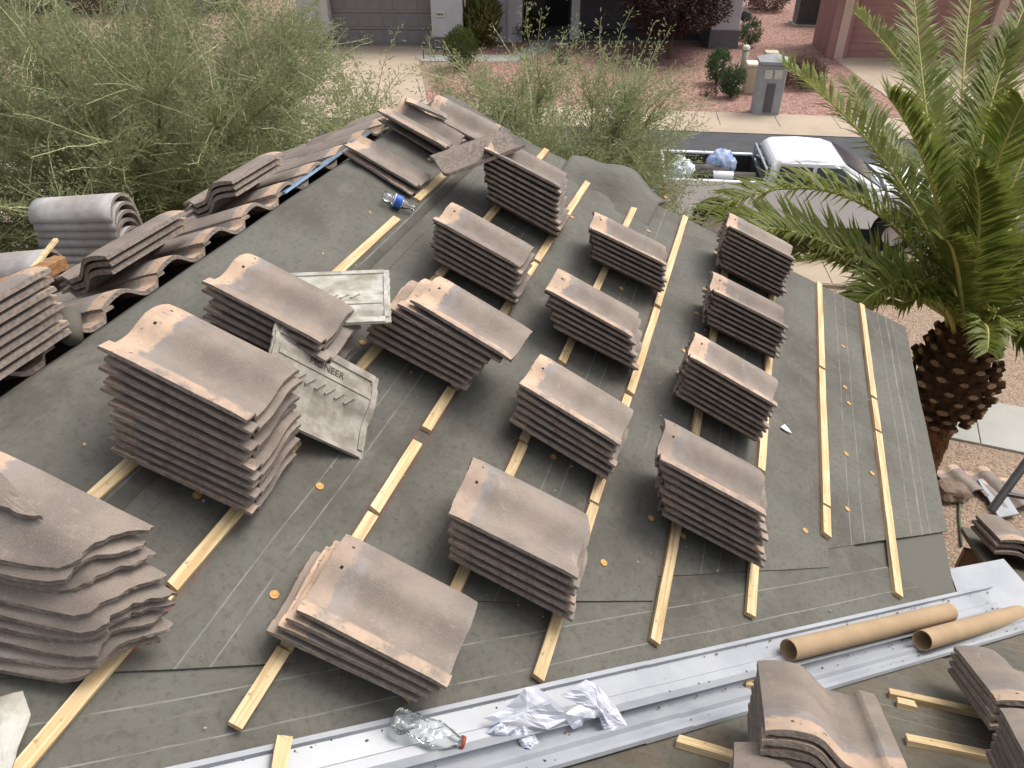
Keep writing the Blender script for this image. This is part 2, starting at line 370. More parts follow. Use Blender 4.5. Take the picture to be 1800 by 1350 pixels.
def felt(name, corners, R, h, m, parent, nu=40, nv=8, uvf=None):
    """corners (u,v) in order a b c d: bilinear sheet with thin edges"""
    mb = MB(); uv = []; a, b, c, d = [Vector((*q, 0)) for q in corners]
    for j in range(nv + 1):
        for i in range(nu + 1):
            s, t = i / nu, j / nv; q = (a * (1 - s) + b * s) * (1 - t) + (d * (1 - s) + c * s) * t
            mb.v.append(tuple(R(q.x, q.y, h + wrinkle(q.x, q.y)))); uv.append(uvf(q.x, q.y) if uvf else (q.x, q.y))
    W_ = nu + 1
    for j in range(nv):
        for i in range(nu): mb.f.append((j * W_ + i, j * W_ + i + 1, (j + 1) * W_ + i + 1, (j + 1) * W_ + i)); mb.m.append(0)
    edge = [i for i in range(nu + 1)] + [j * W_ + nu for j in range(1, nv + 1)] + [nv * W_ + i for i in range(nu - 1, -1, -1)] + [j * W_ for j in range(nv - 1, 0, -1)]
    nn = R(0, 0, 1) - R(0, 0, 0); b0 = len(mb.v)
    ne = len(edge)
    for e in edge: mb.v.append(mb.v[e]); uv.append(uv[e])
    for e in edge: mb.v.append(tuple(Vector(mb.v[e]) - nn * .006)); uv.append(uv[e])
    for k in range(ne):
        k2 = (k + 1) % ne; mb.f.append((b0 + k, b0 + ne + k, b0 + ne + k2, b0 + k2)); mb.m.append(0)
    mb.uv = uv; o = mb.obj(name, m, parent, smooth=False)
    for p in o.data.polygons[:nu * nv]: p.use_smooth = True
    return o
# strip along the valley, then field strips lapped up the slope
VL = [VAL(v) for v in (-.9, EAVE_V)]
va, vb = Vector((VAL(-1.2), -1.2)), Vector((VAL(EAVE_V) + .02, EAVE_V)); vd = (vb - va).normalized(); vn = Vector((vd.y, -vd.x)); vn = vn if vn.x > 0 else -vn
q = lambda p, o: tuple(p + vn * o)
felt('felt_sheet', [q(va, .02), q(vb, .02), q(vb + vd * -.45, .52), q(va, .52)], R1, .007, M_FELTV, main, 60, 6, lambda u, v: ((Vector((u, v)) - va).dot(vd), (Vector((u, v)) - va).dot(vn)))
ends = [(.46, .30), (.42, .30), (.40, .36), (.36, .30), (.34, .30)]
vs = [2.24, 1.55, .82, .05, -.72, -1.30]
for i in range(5):
    v0 = vs[i]; v1 = vs[i + 1] - .09; e0, e1 = ends[i]
    if i == 4: v1 = -1.12
    felt('felt_sheet', [(VAL(v0) + e0 + (.05 if i else 0.12), v0), (FARU(v0), v0), (FARU(v1), v1), (VAL(v1) + e1 + .28, v1)], R1, .0095 + .0022 * i, M_FELT, main, 50, 8)
# ridge strip folded round the ridge
prof = [(-.78, .0215), (-.9, .0215), (-1.0, .023), (-1.08, .028), (-1.14, .032), (-1.19, .031), (-1.225, .024)]
def ridge_pt(k, u):
    if k < len(prof): return R1(u, prof[k][0], prof[k][1] + wrinkle(u, prof[k][0]))
    b, h = [(-.0, .035), (.035, .036), (.07, .033), (.12, .027)][k - len(prof)]
    return R3(u, b, h + wrinkle(u, b))
mb = MB(); uv = []; nk = len(prof) + 4; nu = 60
for k in range(nk):
    for i in range(nu + 1):
        u = -.2 + (FARU(-1.2) + .08 + .2) * i / nu; mb.v.append(tuple(ridge_pt(k, u))); uv.append((u, -1.3 - .07 * k + .25))
for k in range(nk - 1):
    for i in range(nu): a = k * (nu + 1) + i; mb.f.append((a, a + 1, a + nu + 2, a + nu + 1)); mb.m.append(0)
mb.uv = uv; o = mb.obj('ridge_felt', M_FELT, main, True); sm = o.modifiers.new('solid', 'SOLIDIFY'); sm.thickness = .006; sm.offset = -1
# felt hump where a small ridge runs away past the rake
mb = MB(); uv = []; nu, nv = 14, 22
for i in range(nu + 1):
    for j in range(nv + 1):
        u = 4.42 + 1.0 * i / nu; v = -.36 + .66 * j / nv; t = (v + .05) / .30
        g = exp(-(t * 1.75) ** 2) * (1 - .35 * max(0, min(1, .5 - t))); f = max(0, min(1, (u - 4.52) / .42)); f = f * f * (3 - 2 * f)
        dent = .05 * exp(-((u - 4.68) / .1) ** 2 - ((v + .05) / .09) ** 2)
        mb.v.append(tuple(R1(u, v, -.012 + .034 * f + .105 * g * f - dent + wrinkle(u * 2, v * 2)) - UP * max(0, u - 4.95) * .35)); uv.append((u, v * .3 - 1.4))
for i in range(nu):
    for j in range(nv): a = i * (nv + 1) + j; mb.f.append((a, a + nv + 1, a + nv + 2, a + 1)); mb.m.append(0)
mb.uv = uv; o = mb.obj('felt_hump', M_FELT, main, True)
sm = o.modifiers.new('solid', 'SOLIDIFY'); sm.thickness = .02; sm.offset = -1
# side roof felt
felt('felt_sheet', [(-.9, -1.0), (1.05, .95), (6, .95), (6, -1.0)], R2, .008, M_FELT2, side, 50, 14)
felt('felt_sheet', [(1.15, .86), (1.64, 1.70), (6, 1.70), (6, .86)], R2, .0055, M_FELT2, side, 30, 8)
# walls and fascia
def HP(u, wq, z): b = R1(0, 0); return Vector((b.x, b.y, 0)) + U * u + WH * wq + UP * z
we = (EAVE_V) * cos(P1); ze = R1(0, EAVE_V).z
mb = MB(); mb.box(HP(2.75, we - 2.9, 0), U * 1.85, WH * 2.45, UP * (ze - .12)); mb.obj('wall', M_STUCCO, house)
mb = MB(); mb.box(HP(-4, we - 6.0, 0), U * 8.6, WH * 3.0, UP * (ze - .12)); mb.obj('wall', M_STUCCO, house)
mb = MB(); mb.box(HP(-4, we - 2.9, 0), U * 6.9, WH * 8.2, UP * (ze - .2)); mb.obj('wall', M_STUCCO, house)
gt = R1(0, RID_V).z - .14
mb = MB(); a, b, c = HP(4.58, we - .5, ze - .14), HP(4.58, we - 6, ze - .14), R1(0, RID_V); c = HP(4.58, RID_V * cos(P1), gt)
mb.add([a, b, c, a - U * .2, b - U * .2, c - U * .2], [(0, 1, 2), (5, 4, 3), (0, 3, 4, 1), (1, 4, 5, 2), (2, 5, 3, 0)]); mb.obj('gable_wall', M_STUCCO, house)
mb = MB(); mb.box(R1(VAL(EAVE_V) + .05, EAVE_V - .045, -.30), U * 2.5, V.cross(U).cross(U) * -.02 if False else WH * .035, UP * .17); mb.obj('fascia', M_FASCIA, house)
mb = MB(); a, b = R1(FARU(RID_V) - .06, RID_V, -.27), R1(FARU(EAVE_V) - .06, EAVE_V, -.27); mb.box(a, b - a, U * .035, N1 * .17); mb.obj('fascia', M_FASCIA, house)
mb = MB(); a = R2(1.74, 2.93, -.28); mb.box(a, WH * 5, U * .035, UP * .17); mb.obj('fascia', M_FASCIA, house)

# battens: (k, near pixel, far pixel) pieces, nailed to the slope
BW, BH = .038, .020
def batten(R, dirv, acr, nn, p0, p1, parent, wj=0):
    Lb = (p1 - p0).length; d = (p1 - p0).normalized(); a = acr - d * acr.dot(d); a.normalize(); zz = d.cross(a); 
    if zz.dot(nn) < 0: a = -a; zz = d.cross(a)
    mb = MB(); n = max(2, int(Lb / .12)); ww = BW / 2
    for i in range(n + 1):
        x = Lb * i / n; e = [(rnd.random() - .5) * .0016 for _ in range(4)]; sk = .006 * wj if i == 0 else 0
        mb.v += [(x, -ww + e[0], 0), (x + sk, ww + e[1], 0), (x + sk, ww + e[2], BH), (x, -ww + e[3], BH)]
    for i in range(n):
        for j in range(4): j2 = (j + 1) % 4; mb.f.append((i * 4 + j, (i + 1) * 4 + j, (i + 1) * 4 + j2, i * 4 + j2)[::-1]); mb.m.append(0)
    mb.f += [(0, 1, 2, 3)[::-1], tuple(n * 4 + j for j in (0, 1, 2, 3))]; mb.m += [0, 0]
    me = mb.mesh('batten', M_WOOD)
    return link('batten', me, parent, frame(p0, d, a, zz))
def felt_h(v):
    for i in range(5):
        if v > vs[i + 1]: return .0095 + .0022 * i
    return .021
FAR = None
pieces = [(0, (1575, 1050), (1541, 764)), (0, (1540, 760), (1531, 704)), (0, (1530, 700), FAR), (1, (1449, 945), (1447, 894)), (1, (1447, 890), (1444, 654)), (1, (1443, 650), FAR),
          (2, (1316, 1085), (1329, 836)), (2, (1331, 828), (1352, 590)), (2, (1352, 586), FAR), (3, (1150, 1135), (1192, 880)), (3, (1213, 765), (1240, 650)), (3, (1241, 646), FAR),
          (4, (938, 1195), (1037, 889)), (4, (1038, 885), (1098, 698)), (4, (1100, 692), (1150, 545)), (4, (1152, 540), FAR), (5, (704, 1228), (914, 783)), (5, (917, 777), (979, 645)), (5, (981, 639), FAR),
          (6, (410, 1280), (498, 1148)), (6, (500, 1144), (652, 908)), (6, (655, 903), (735, 784)), (6, (750, 760), (795, 690)), (6, (800, 684), (905, 531)), (6, (907, 528), (942, 468)), (6, (945, 464), (991, 386)), (6, (995, 381), FAR),
          (7, (20, 1375), (303, 1046)), (7, (306, 1042), (430, 906)), (7, (433, 902), (530, 785)), (7, (600, 700), (770, 497)), (7, (772, 494), (880, 362)), (7, (884, 358), FAR),
          (8, (120, 915), (240, 812)), (8, (243, 809), (380, 690)), (8, (383, 687), (700, 390)), (8, (733, 356), (800, 295)), (8, (803, 292), FAR)]
for k, a, b in pieces:
    v = VK[k]; h = felt_h(v); u0 = uv1(*a, h)[0]; u1 = uv1(*b, h)[0] if b else FARU(v) - .005 - rnd.random() * .02
    dv = (rnd.random() - .5) * .008
    batten(R1, U, V, N1, R1(u0, v + dv, h), R1(max(u1, u0 + .06), v + dv + (rnd.random() - .5) * .006, h), main, rnd.choice((0, 1, 1.5)))
# side roof battens
for a, b in (((1188, 1306), (1345, 1352)), ((1308, 1206), (1470, 1236)), ((1560, 1222), (1745, 1262)), ((1590, 1304), (1830, 1352)), ((1690, 1182), (1830, 1212)), ((1574, 1238), (1608, 1246))):
    A, B = ab2(*a, .01), ab2(*b, .01); batten(R2, WH, V2, N2, R2(*A, .008), R2(*B, .008), side, 1)
# plastic cap nails
capm = MB(); capm.lathe((0, 0, 0), (0, 0, 1), [(.0135, 0), (.0135, .0018), (.0105, .0022), (.0095, .0012), (.006, .0012), (.0045, .003), (.0001, .0032)], 14); cap_me = capm.mesh('cap_nail', M_NAILCAP)
for p in ((148, 790), (345, 877), (480, 1051), (478, 403), (566, 452), (648, 380), (676, 266), (970, 807), (1058, 993), (1141, 915), (1198, 945), (1090, 510), (1138, 410), (1190, 660), (1200, 621), (1222, 555), (1236, 511),
          (1256, 447), (1380, 757), (1413, 935), (1490, 711), (1483, 683), (1480, 611), (1485, 800), (1487, 897), (635, 608), (1092, 312), (1057, 309), (1168, 350), (1003, 386), (905, 455), (1290, 720), (560, 860), (1530, 835)):
    u_, v_ = uv1(*p); link('cap_nail', cap_me, main, frame(R1(u_, v_, felt_h(v_) + .002 + wrinkle(u_, v_)), U, N1.cross(U), N1))
# valley flashing: a white W-shaped pan in folds
def valley_pt(v, o, h):      # o>0 main slope, o<0 side slope
    c = R1(VAL(v), v)
    vdir = (R1(VAL(1), 1) - R1(VAL(0), 0)).normalized()
    if o >= 0: s = N1.cross(vdir); s = s if s.dot(U) > 0 else -s; return c + s * o + N1 * h
    s = N2.cross(vdir); s = s if s.dot(WH) > 0 else -s; return c + s * (-o) + N2 * h
prof = [(.142, .012), (.140, .024), (.126, .026), (.121, .013), (.062, .013), (.056, .024), (.030, .026), (.012, .042), (0, .056), (-.010, .040), (-.024, .016), (-.060, .014), (-.066, .026), (-.080, .026), (-.086, .013), (-.124, .013), (-.128, .026), (-.142, .024), (-.144, .012)]
for v0, v1, dz in ((-1.1, .92, .004), (.78, 2.62, .0)):
    mb = MB(); n = 14
    for i in range(n + 1):
        v = v0 + (v1 - v0) * i / n
        for (o_, h) in prof: mb.v.append(tuple(valley_pt(v, o_, h + dz)))
    k = len(prof)
    for i in range(n):
        for j in range(k - 1): mb.f.append((i * k + j, i * k + j + 1, (i + 1) * k + j + 1, (i + 1) * k + j)); mb.m.append(0)
    o = mb.obj('valley_flashing', M_FLASH, main); sm = o.modifiers.new('solid', 'SOLIDIFY'); sm.thickness = .0015
# white eave sheet past the corner
mb = MB(); A = [hit(x, y, R1(2.8, 2.3, -.03), UP) for x, y in ((1668, 1000), (1764, 982), (1835, 1062), (1700, 1088))]
mb.add(A + [p - UP * .012 for p in A], [(0, 1, 2, 3), (7, 6, 5, 4), (0, 4, 5, 1), (1, 5, 6, 2), (2, 6, 7, 3), (3, 7, 4, 0)]); mb.obj('eave_flashing', M_FLASH, main)
mb = MB(); A = [R3(u_, b_, h_) for u_, b_, h_ in ((3.02, .085, .06), (3.95, .085, .075), (3.95, .15, .075), (3.02, .15, .06))]
mb.add(A + [p + N3 * .012 for p in A], [(3, 2, 1, 0), (4, 5, 6, 7), (0, 1, 5, 4), (1, 2, 6, 5), (2, 3, 7, 6), (3, 0, 4, 7)]); mb.obj('ridge_flashing', M_BLUEMETAL, main)

# ================================================================== ROOF TILES
TW, TL, PITCH = .33, .437, .031
def ztop(x):
    if x <= .105: t = (.105 - x) / .105; return .075 - .022 * t ** 2.1
    if x <= .21: t = (x - .105) / .105; return .021 + .054 * (.5 + .5 * cos(pi * t ** 1.1))
    if x <= .266: return .021
    if x <= .287: return .021 + .023 * (x - .266) / .021
    return .044 - .001 * (x - .287) / .043
def zbot(x):
    if x <= .21: return ztop(x) - .021 + (.004 if x < .02 else 0)
    if x <= .268: return .0
    if x <= .287: return (x - .268) / .019 * .030
    return .030
ROLL = radians(13)     # a stacked tile rests on its pan and on its barrel edge, lock side up
FLZ = TW * sin(ROLL) + .044 * cos(ROLL) - .035
XS = [0, .006, .018, .032, .048, .060, .068, .080, .095, .112, .128, .140, .148, .162, .178, .194, .21, .225, .245, .266, .276, .287, .289, .30, .318, .33]
def tile_mesh(name, seed, ylo=None, yhi=None, x0=0, x1=TW, rough=.0012, mats=None, holes=True, ny=8):
    """x across (barrel at 0, lock at TW), y from head to nose, z up; top, bottom and edges separately shaded"""
    rr = random.Random(seed); xs = [x for x in XS if x0 - 1e-6 <= x <= x1 + 1e-6]
    ylo = ylo or (lambda x: 0); yhi = yhi or (lambda x: TL)
    full = ylo(.1) == 0
    ts = [0, .085, .105] + [.105 + .895 * i / ny for i in range(1, ny + 1)] if full else [i / ny for i in range(ny + 1)]
    nx, nt = len(xs), len(ts); mb = MB()
    jl = [(rr.random() - .5) * 2 * rough for _ in xs]; jh = [(rr.random() - .5) * 2 * rough for _ in xs]
    P = []
    for j, t in enumerate(ts):
        for i, x in enumerate(xs):
            a, b = ylo(x) + jl[i], yhi(x) + jh[i]; y = a + (b - a) * t
            dx = (rr.random() - .5) * rough if i in (0, nx - 1) else 0
            P.append((x + dx, y))
    hol = set()
    if holes and full:
        for i, x in enumerate(xs[:-1]):
            if abs(x - .060) < 1e-6 or abs(x - .140) < 1e-6: hol.add((i, 1))
    top = [(x, y, ztop(min(x, TW)) - (.0035 if (k // nx) in (0, nt - 1) else 0)) for k, (x, y) in enumerate(P)]
    bot = [(x, y, zbot(min(x, TW))) for x, y in P]
    q = lambda i, j: (j * nx + i, j * nx + i + 1, (j + 1) * nx + i + 1, (j + 1) * nx + i)
    cells = [(i, j) for j in range(nt - 1) for i in range(nx - 1) if (i, j) not in hol]
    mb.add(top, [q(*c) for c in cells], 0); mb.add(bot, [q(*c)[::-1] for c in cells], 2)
    nsm = len(mb.f)
    ed = [i for i in range(nx)] + [j * nx + nx - 1 for j in range(1, nt)] + [(nt - 1) * nx + i for i in range(nx - 2, -1, -1)] + [j * nx for j in range(nt - 2, 0, -1)]
    mid = []
    for k in ed:
        t_, b_ = Vector(top[k]), Vector(bot[k]); m_ = (t_ + b_) / 2 + Vector(((rr.random() - .5), (rr.random() - .5), 0)) * rough * 2.2; mid.append(m_)
    n = len(ed); mb.add([top[k] for k in ed] + mid + [bot[k] for k in ed], [f for i in range(n) for f in ((i, n + i, n + (i + 1) % n, (i + 1) % n), (n + i, 2 * n + i, 2 * n + (i + 1) % n, n + (i + 1) % n))], 1)
    for (i, j) in hol:
        c = q(i, j); mb.add([top[k] for k in c] + [bot[k] for k in c], [(0, 4, 5, 1)[::-1], (1, 5, 6, 2)[::-1], (2, 6, 7, 3)[::-1], (3, 7, 4, 0)[::-1]][::1], 1)
    me = mb.mesh(name, mats or [M_TILE, M_CORE, M_CORESHADE])
    me.polygons.foreach_set('use_smooth', [i < nsm for i in range(len(me.polygons))]); me.update()
    return me
def chipped(i):
    ph = i * 3.3
    f = lambda x: TL - .012 * max(0, noise.noise(Vector((x * 16, ph, 1))) - .35) - .05 * max(0, .02 - abs(x - (TW if i % 2 else 0))) * (i % 3) - .0015 * abs(noise.noise(Vector((x * 90, ph, 2))))
    return tile_mesh('concrete_tile', 100 + i, yhi=f, rough=.0007 + .00012 * i)
TILES = [chipped(i) for i in range(7)]
ORD = ['topmost', 'second', 'third', 'fourth', 'fifth', 'sixth', 'seventh', 'eighth', 'ninth', 'tenth', 'eleventh', 'twelfth']
NUM = ['', 'one', 'two', 'three', 'four', 'five', 'six', 'seven', 'eight', 'nine', 'ten', 'eleven', 'twelve']
def tile_at(mesh, o, x, y, z, label, group, name='concrete_tile'):
    ob = link(name, mesh, None, frame(o, x, y, z)); return tag(ob, label, 'roof tile', group)
def lab(i, n, desc): return f'{ORD[i]} tile from the top of the {desc}' if i else f'top tile of the {desc}'
def pose(R, ex, ey, en, a, yaw, h, lift=0):
    """tile whose lock-side edge centre lies at plane coords a, turned by yaw"""
    y = ey * cos(yaw) + ex * sin(yaw); x = ex * cos(yaw) - ey * sin(yaw)
    return x, y
def stack_main(n, tb, te, bb, be, desc, group='stacks of roof tiles on the felt', meshes=TILES, h0=None, jit=.012, extra=None):
    """pixels: lock edge head/nose of the top tile (tb, te) and of the bottom one (bb, be)"""
    zl = FLZ; v_ = uv1(*bb)[1]; h0 = h0 if h0 is not None else felt_h(v_) + BH
    def cen(a, b, h):
        A, B = Vector(uv1(*a, h)), Vector(uv1(*b, h)); return (A + B) / 2, atan2((B - A).x, (B - A).y)
    ct, yt = cen(tb, te, h0 + zl + (n - 1) * PITCH); cb, yb = cen(bb, be, h0 + zl)
    for i in range(n):
        f = (n - 1 - i) / max(1, n - 1); c = cb * (1 - f) + ct * f; yw = yb * (1 - f) + yt * f
        if 0 < i < n - 1: c = c + Vector(((rnd.random() - .5) * jit * .6, (rnd.random() - .5) * jit * 2.6)); yw += (rnd.random() - .5) * .03
        y = V * cos(yw) + U * sin(yw); x = -U * cos(yw) + V * sin(yw); z = x.cross(y)
        h = h0 + (n - 1 - i) * PITCH + (extra or 0) * (1 if i < 2 else 0)
        x, z = x * cos(ROLL) + z * sin(ROLL), z * cos(ROLL) - x * sin(ROLL)
        o = R1(c.x, c.y, h + FLZ) - x * TW - z * .044 - y * TL / 2
        tile_at(meshes[rnd.randrange(len(meshes))], o, x, y, z, lab(i, n, desc), group)
G1 = 'stacks of roof tiles on the felt'
stack_main(9, (856.7, 261.3), (980.7, 325.3), (858, 342.7), (978.7, 409.3), 'nine-tile stack under the leaning upturned tile')
stack_main(7, (765.3, 384.7), (910.7, 465.3), (764.7, 450.7), (905.3, 527.3), 'seven-tile stack right of the blue-label bottle')
stack_main(6, (1043.3, 402), (1169.3, 463.3), (1044, 448.7), (1166.7, 508), 'farthest stack of the middle row')
stack_main(9, (1287.8, 398.3), (1397.8, 455.6), (1266.7, 462.2), (1380, 518.9), 'farthest stack by the eave, under palm fronds')
stack_main(7, (1258.7, 511.3), (1385.3, 575.3), (1245.3, 564), (1372, 627.3), 'second farthest stack of the eave row')
stack_main(8, (1217.8, 627.4), (1365.2, 711.9), (1192.6, 691.1), (1335.6, 772.6), 'second nearest stack of the eave row')
stack_main(8, (1163.7, 806.5), (1347.7, 904.7), (1167.6, 901.8), (1342.9, 994.3), 'nearest stack of the eave row')
stack_main(6, (966, 510), (1106.7, 587.3), (978, 572.7), (1120.7, 646), 'middle-row stack with a pale stain on top')
stack_main(6, (918.3, 675.4), (1087, 778.4), (899.6, 736.7), (1067.4, 838.1), 'third farthest stack of the middle row')
stack_main(6, (793.3, 902.4), (1014.6, 1013), (791.1, 975.4), (1008.1, 1088.2), 'stack right behind the lowest, four-tile stack')
stack_main(4, (525.6, 1071.1), (785.6, 1205.6), (472.2, 1107.8), (733.3, 1228.9), 'four-tile stack above the crushed bottle', jit=.004)
stack_main(11, (179.7, 609), (430.2, 734.2), (198, 787.7), (441.4, 900.3), 'tall eleven-tile stack at left')
stack_main(7, (354, 490.7), (568, 601.8), (362.5, 580), (578, 688), 'stack between the two upturned pale tiles')
# the askew stack: six square tiles below, two pushed downslope on top
stack_main(6, (690, 543), (845.3, 628), (647.3, 590.8), (820, 682), 'stack below the two askew tiles')
hA = felt_h(VK[7]) + BH + 6 * PITCH
for j, (a, b, t_) in enumerate((((705.2, 534.6), (875.5, 630), 'lower of two askew tiles topping the stack by the pale tile'), ((728, 528), (894.2, 627.5), 'upper of two askew tiles topping the stack by the pale tile'))):
    A, B = Vector(uv1(*a, hA + j * PITCH + FLZ)), Vector(uv1(*b, hA + j * PITCH + FLZ)); yw = atan2((B - A).x, (B - A).y); c = (A + B) / 2
    y = V * cos(yw) + U * sin(yw); x = -U * cos(yw) + V * sin(yw)
    z = x.cross(y); x, z = x * cos(ROLL) + z * sin(ROLL), z * cos(ROLL) - x * sin(ROLL)
    tile_at(TILES[j], R1(c.x, c.y, hA + j * PITCH + FLZ) - x * TW - z * .044 - y * TL / 2, x, y, z, t_, G1)
# broken stack in the lower left corner: noses knocked off on a slant
def broken(seed, k):
    r2 = random.Random(seed); ph = r2.random() * 9
    def f(x):
        d = .5 * x if x < .17 else .085 + k * (x - .17) * 3.4
        return max(.03, TL - .01 - d - .022 * noise.noise(Vector((x * 14, ph, 1))) - .010 * noise.noise(Vector((x * 50, ph, 4))) - .006 * noise.noise(Vector((x * 120, ph, 7))))
    return tile_mesh('broken_tile', seed, yhi=f, rough=.004, x1=.25)
cut_top = uv1(275, 938, .30)
n = 9; h0 = felt_h(VK[8]) + BH
for i in range(n):
    h = h0 + (n - 1 - i) * (PITCH + .003)
    a = uv1(*[(272, 935), (262, 962), (282, 985), (298, 1022), (312, 1052), (310, 1068), (300, 1085), (308, 1105), (285, 1130)][i], h + .03)
    yw = radians(-3 + rnd.random() * 6); y = V * cos(yw) + U * sin(yw); x = -U * cos(yw) + V * sin(yw)
    o = R1(a[0], a[1], h) - y * TL
    tile_at(broken(300 + i, 1.0 + .25 * rnd.random()), o, x, y, x.cross(y), lab(i, n, 'broken-edged stack at lower left'), 'stack of broken roof tiles', 'broken_tile')
# shard lying on it
def shard(name, outline, th, R, h, mats, label, cat, tilt=0, arch=0):
    k = len(outline); c = sum((Vector((*p, 0)) for p in outline), Vector()) / k; mb = MB(); rings = []
    for rr_, fr in enumerate((1, .82, .5)):
        rings.append([R(c.x + (p[0] - c.x) * fr, c.y + (p[1] - c.y) * fr, h + th + tilt * (p[0] - c.x) * fr + arch * (1 - fr * fr) + .004 * noise.noise(Vector((p[0] * 40, p[1] * 40, rr_)))) for p in outline])
    top = rings[0] + rings[1] + rings[2] + [R(c.x, c.y, h + th + arch)]; fs = []
    for a in range(2):
        for i in range(k): j = (i + 1) % k; fs.append((a * k + i, a * k + j, (a + 1) * k + j, (a + 1) * k + i))
    fs += [(2 * k + i, 2 * k + (i + 1) % k, 3 * k) for i in range(k)]
    nn = R(0, 0, 1) - R(0, 0, 0); a_ = Vector()
    for i in range(k): a_ += (rings[0][i] - top[-1]).cross(rings[0][(i + 1) % k] - top[-1])
    flip = a_.dot(nn) < 0
    if flip: fs = [f[::-1] for f in fs]
    mb.add(top, fs, 0); lo = [p - nn * th * (.9 + .2 * rnd.random()) for p in rings[0]]
    ef = [(i, k + i, k + (i + 1) % k, (i + 1) % k) for i in range(k)]
    mb.add(rings[0] + lo, [f[::-1] for f in ef] if flip else ef, 1); mb.add(lo, [tuple(range(k)) if flip else tuple(reversed(range(k)))], 1)
    return tag(mb.obj(name, mats, None), label, cat)
def jag(pts, n=5, amp=.006, seed=1):
    r2 = random.Random(seed); out = []
    for i, p in enumerate(pts):
        q_ = pts[(i + 1) % len(pts)]
        for s in range(n):
            t = s / n; out.append((p[0] + (q_[0] - p[0]) * t + (r2.random() - .5) * amp * (s > 0), p[1] + (q_[1] - p[1]) * t + (r2.random() - .5) * amp * (s > 0)))
    return out
hs_ = h0 + n * (PITCH + .003) + .055
shard('tile_shard', jag([uv1(x, y, hs_) for x, y in ((-60, 800), (-5, 828), (75, 910), (40, 905), (0, 888), (-60, 868))]), .014, R1, hs_ - .01, [M_TILE, M_CORE], 'pointed tile shard lying on the broken-edged stack', 'tile shard', .1)
shard('tile_shard', jag([uv1(x, y, .06) for x, y in ((-40, 1232), (40, 1213), (54, 1255), (20, 1348), (-10, 1400), (-60, 1400))]), .016, R1, .035, [M_UNDERP, M_UNDER], 'pale grey tile shard at the bottom left corner', 'tile shard', .05, .02)

# upturned tiles: underside up, with ribs, bars and a cast stamp
def upturned(o, x, y, z, mats, label, stamp=False):
    me = tile_mesh('upturned_tile', 77, mats=[mats, mats, mats], rough=.002, holes=False)
    m = frame(o, x, y, z * .5); ob = tag(link('upturned_tile', me, None, m), label, 'roof tile')
    def part(mb, name): mb.v = [tuple(m @ Vector(p)) for p in mb.v]; return mb.obj(name, mats, ob)
    for (a0, a1, b0, b1, hh) in ((.002, .018, .02, .42, .010), (.30, .328, .02, .42, .012), (.22, .236, .03, .41, .008), (.03, .30, .006, .022, .012), (.03, .30, .408, .43, .012)):
        mb = MB(); nseg = 12
        for i in range(nseg):
            xa, xb = a0 + (a1 - a0) * i / nseg, a0 + (a1 - a0) * (i + 1) / nseg; za, zb = zbot(xa), zbot(xb)
            mb.add([(xa, b0, za - hh), (xb, b0, zb - hh), (xb, b1, zb - hh), (xa, b1, za - hh), (xa, b0, za + .002), (xb, b0, zb + .002), (xb, b1, zb + .002), (xa, b1, za + .002)],
                   [(0, 1, 2, 3)[::-1][::-1], (0, 4, 5, 1), (3, 2, 6, 7), (0, 3, 7, 4), (1, 5, 6, 2)])
        part(mb, 'rib')
    for i in range(6):
        mb = MB(); yc = .11 + .04 * i; d_ = Vector((.035, .03, 0)); s_ = Vector((-.004, .005, 0)); p_ = Vector((.165, yc, zbot(.178) - .006)); e_ = d_ + Vector((0, 0, zbot(.2) - zbot(.165)))
        mb.box(p_, e_, s_, Vector((0, 0, .012))); part(mb, 'rib')
    if stamp:
        cu = bpy.data.curves.new('stamp', 'FONT'); cu.body = 'PIONEER'; cu.size = .036; cu.extrude = .0016; cu.align_x = 'CENTER'; cu.align_y = 'CENTER'
        tmp = bpy.data.objects.new('stamp_text', cu); COL.objects.link(tmp); dg = bpy.context.evaluated_depsgraph_get(); mt = bpy.data.meshes.new_from_object(tmp.evaluated_get(dg)); bpy.data.objects.remove(tmp)
        mt.materials.clear(); mt.materials.append(M_STAMP)
        st = link('stamp', mt, ob, m @ frame(Vector((.252, .215, -.0022)), Vector((0, 1, 0)), Vector((1, 0, 0)), Vector((0, 0, -1))))
    return ob
M_STAMP = mk('stamp_dark', (.10, .085, .065), None, 30, .9)
def up_from_px(A, B, C, hA, hB, hC, mats, label, stamp=False):
    """A head/lock corner, B nose/lock corner, C head/barrel corner on planes at heights above the felt"""
    a, b, c = [hit(*p, R1(0, 0, h), N1) for p, h in ((A, hA), (B, hB), (C, hC))]
    y = (b - a).normalized(); x = (a - c); x = (x - y * x.dot(y)).normalized(); z = x.cross(y)
    o = a - x * TW - z * .033
    return upturned(o, x, y, z, mats, label, stamp)
# z of the tile frame points down here, so the lock edge lies on the far side
b_ = hit(660, 668, R1(0, 0, .095), N1); a_ = hit(450, 553, R1(0, 0, .30), N1); c_ = hit(584, 808, R1(0, 0, .035), N1)
y = (b_ - a_).normalized(); x = b_ - c_; x = (x - y * x.dot(y)).normalized(); z = x.cross(y)
upturned(b_ - y * TL - x * TW - z * .033, x, y, z, M_UNDER, 'upturned stamped grey-brown tile lying beside the tall stack', True)
up_from_px((688, 573), (500, 582), (697, 481), .275, .15, .275, M_UNDERP, 'upturned whitish tile bridging two stacks')

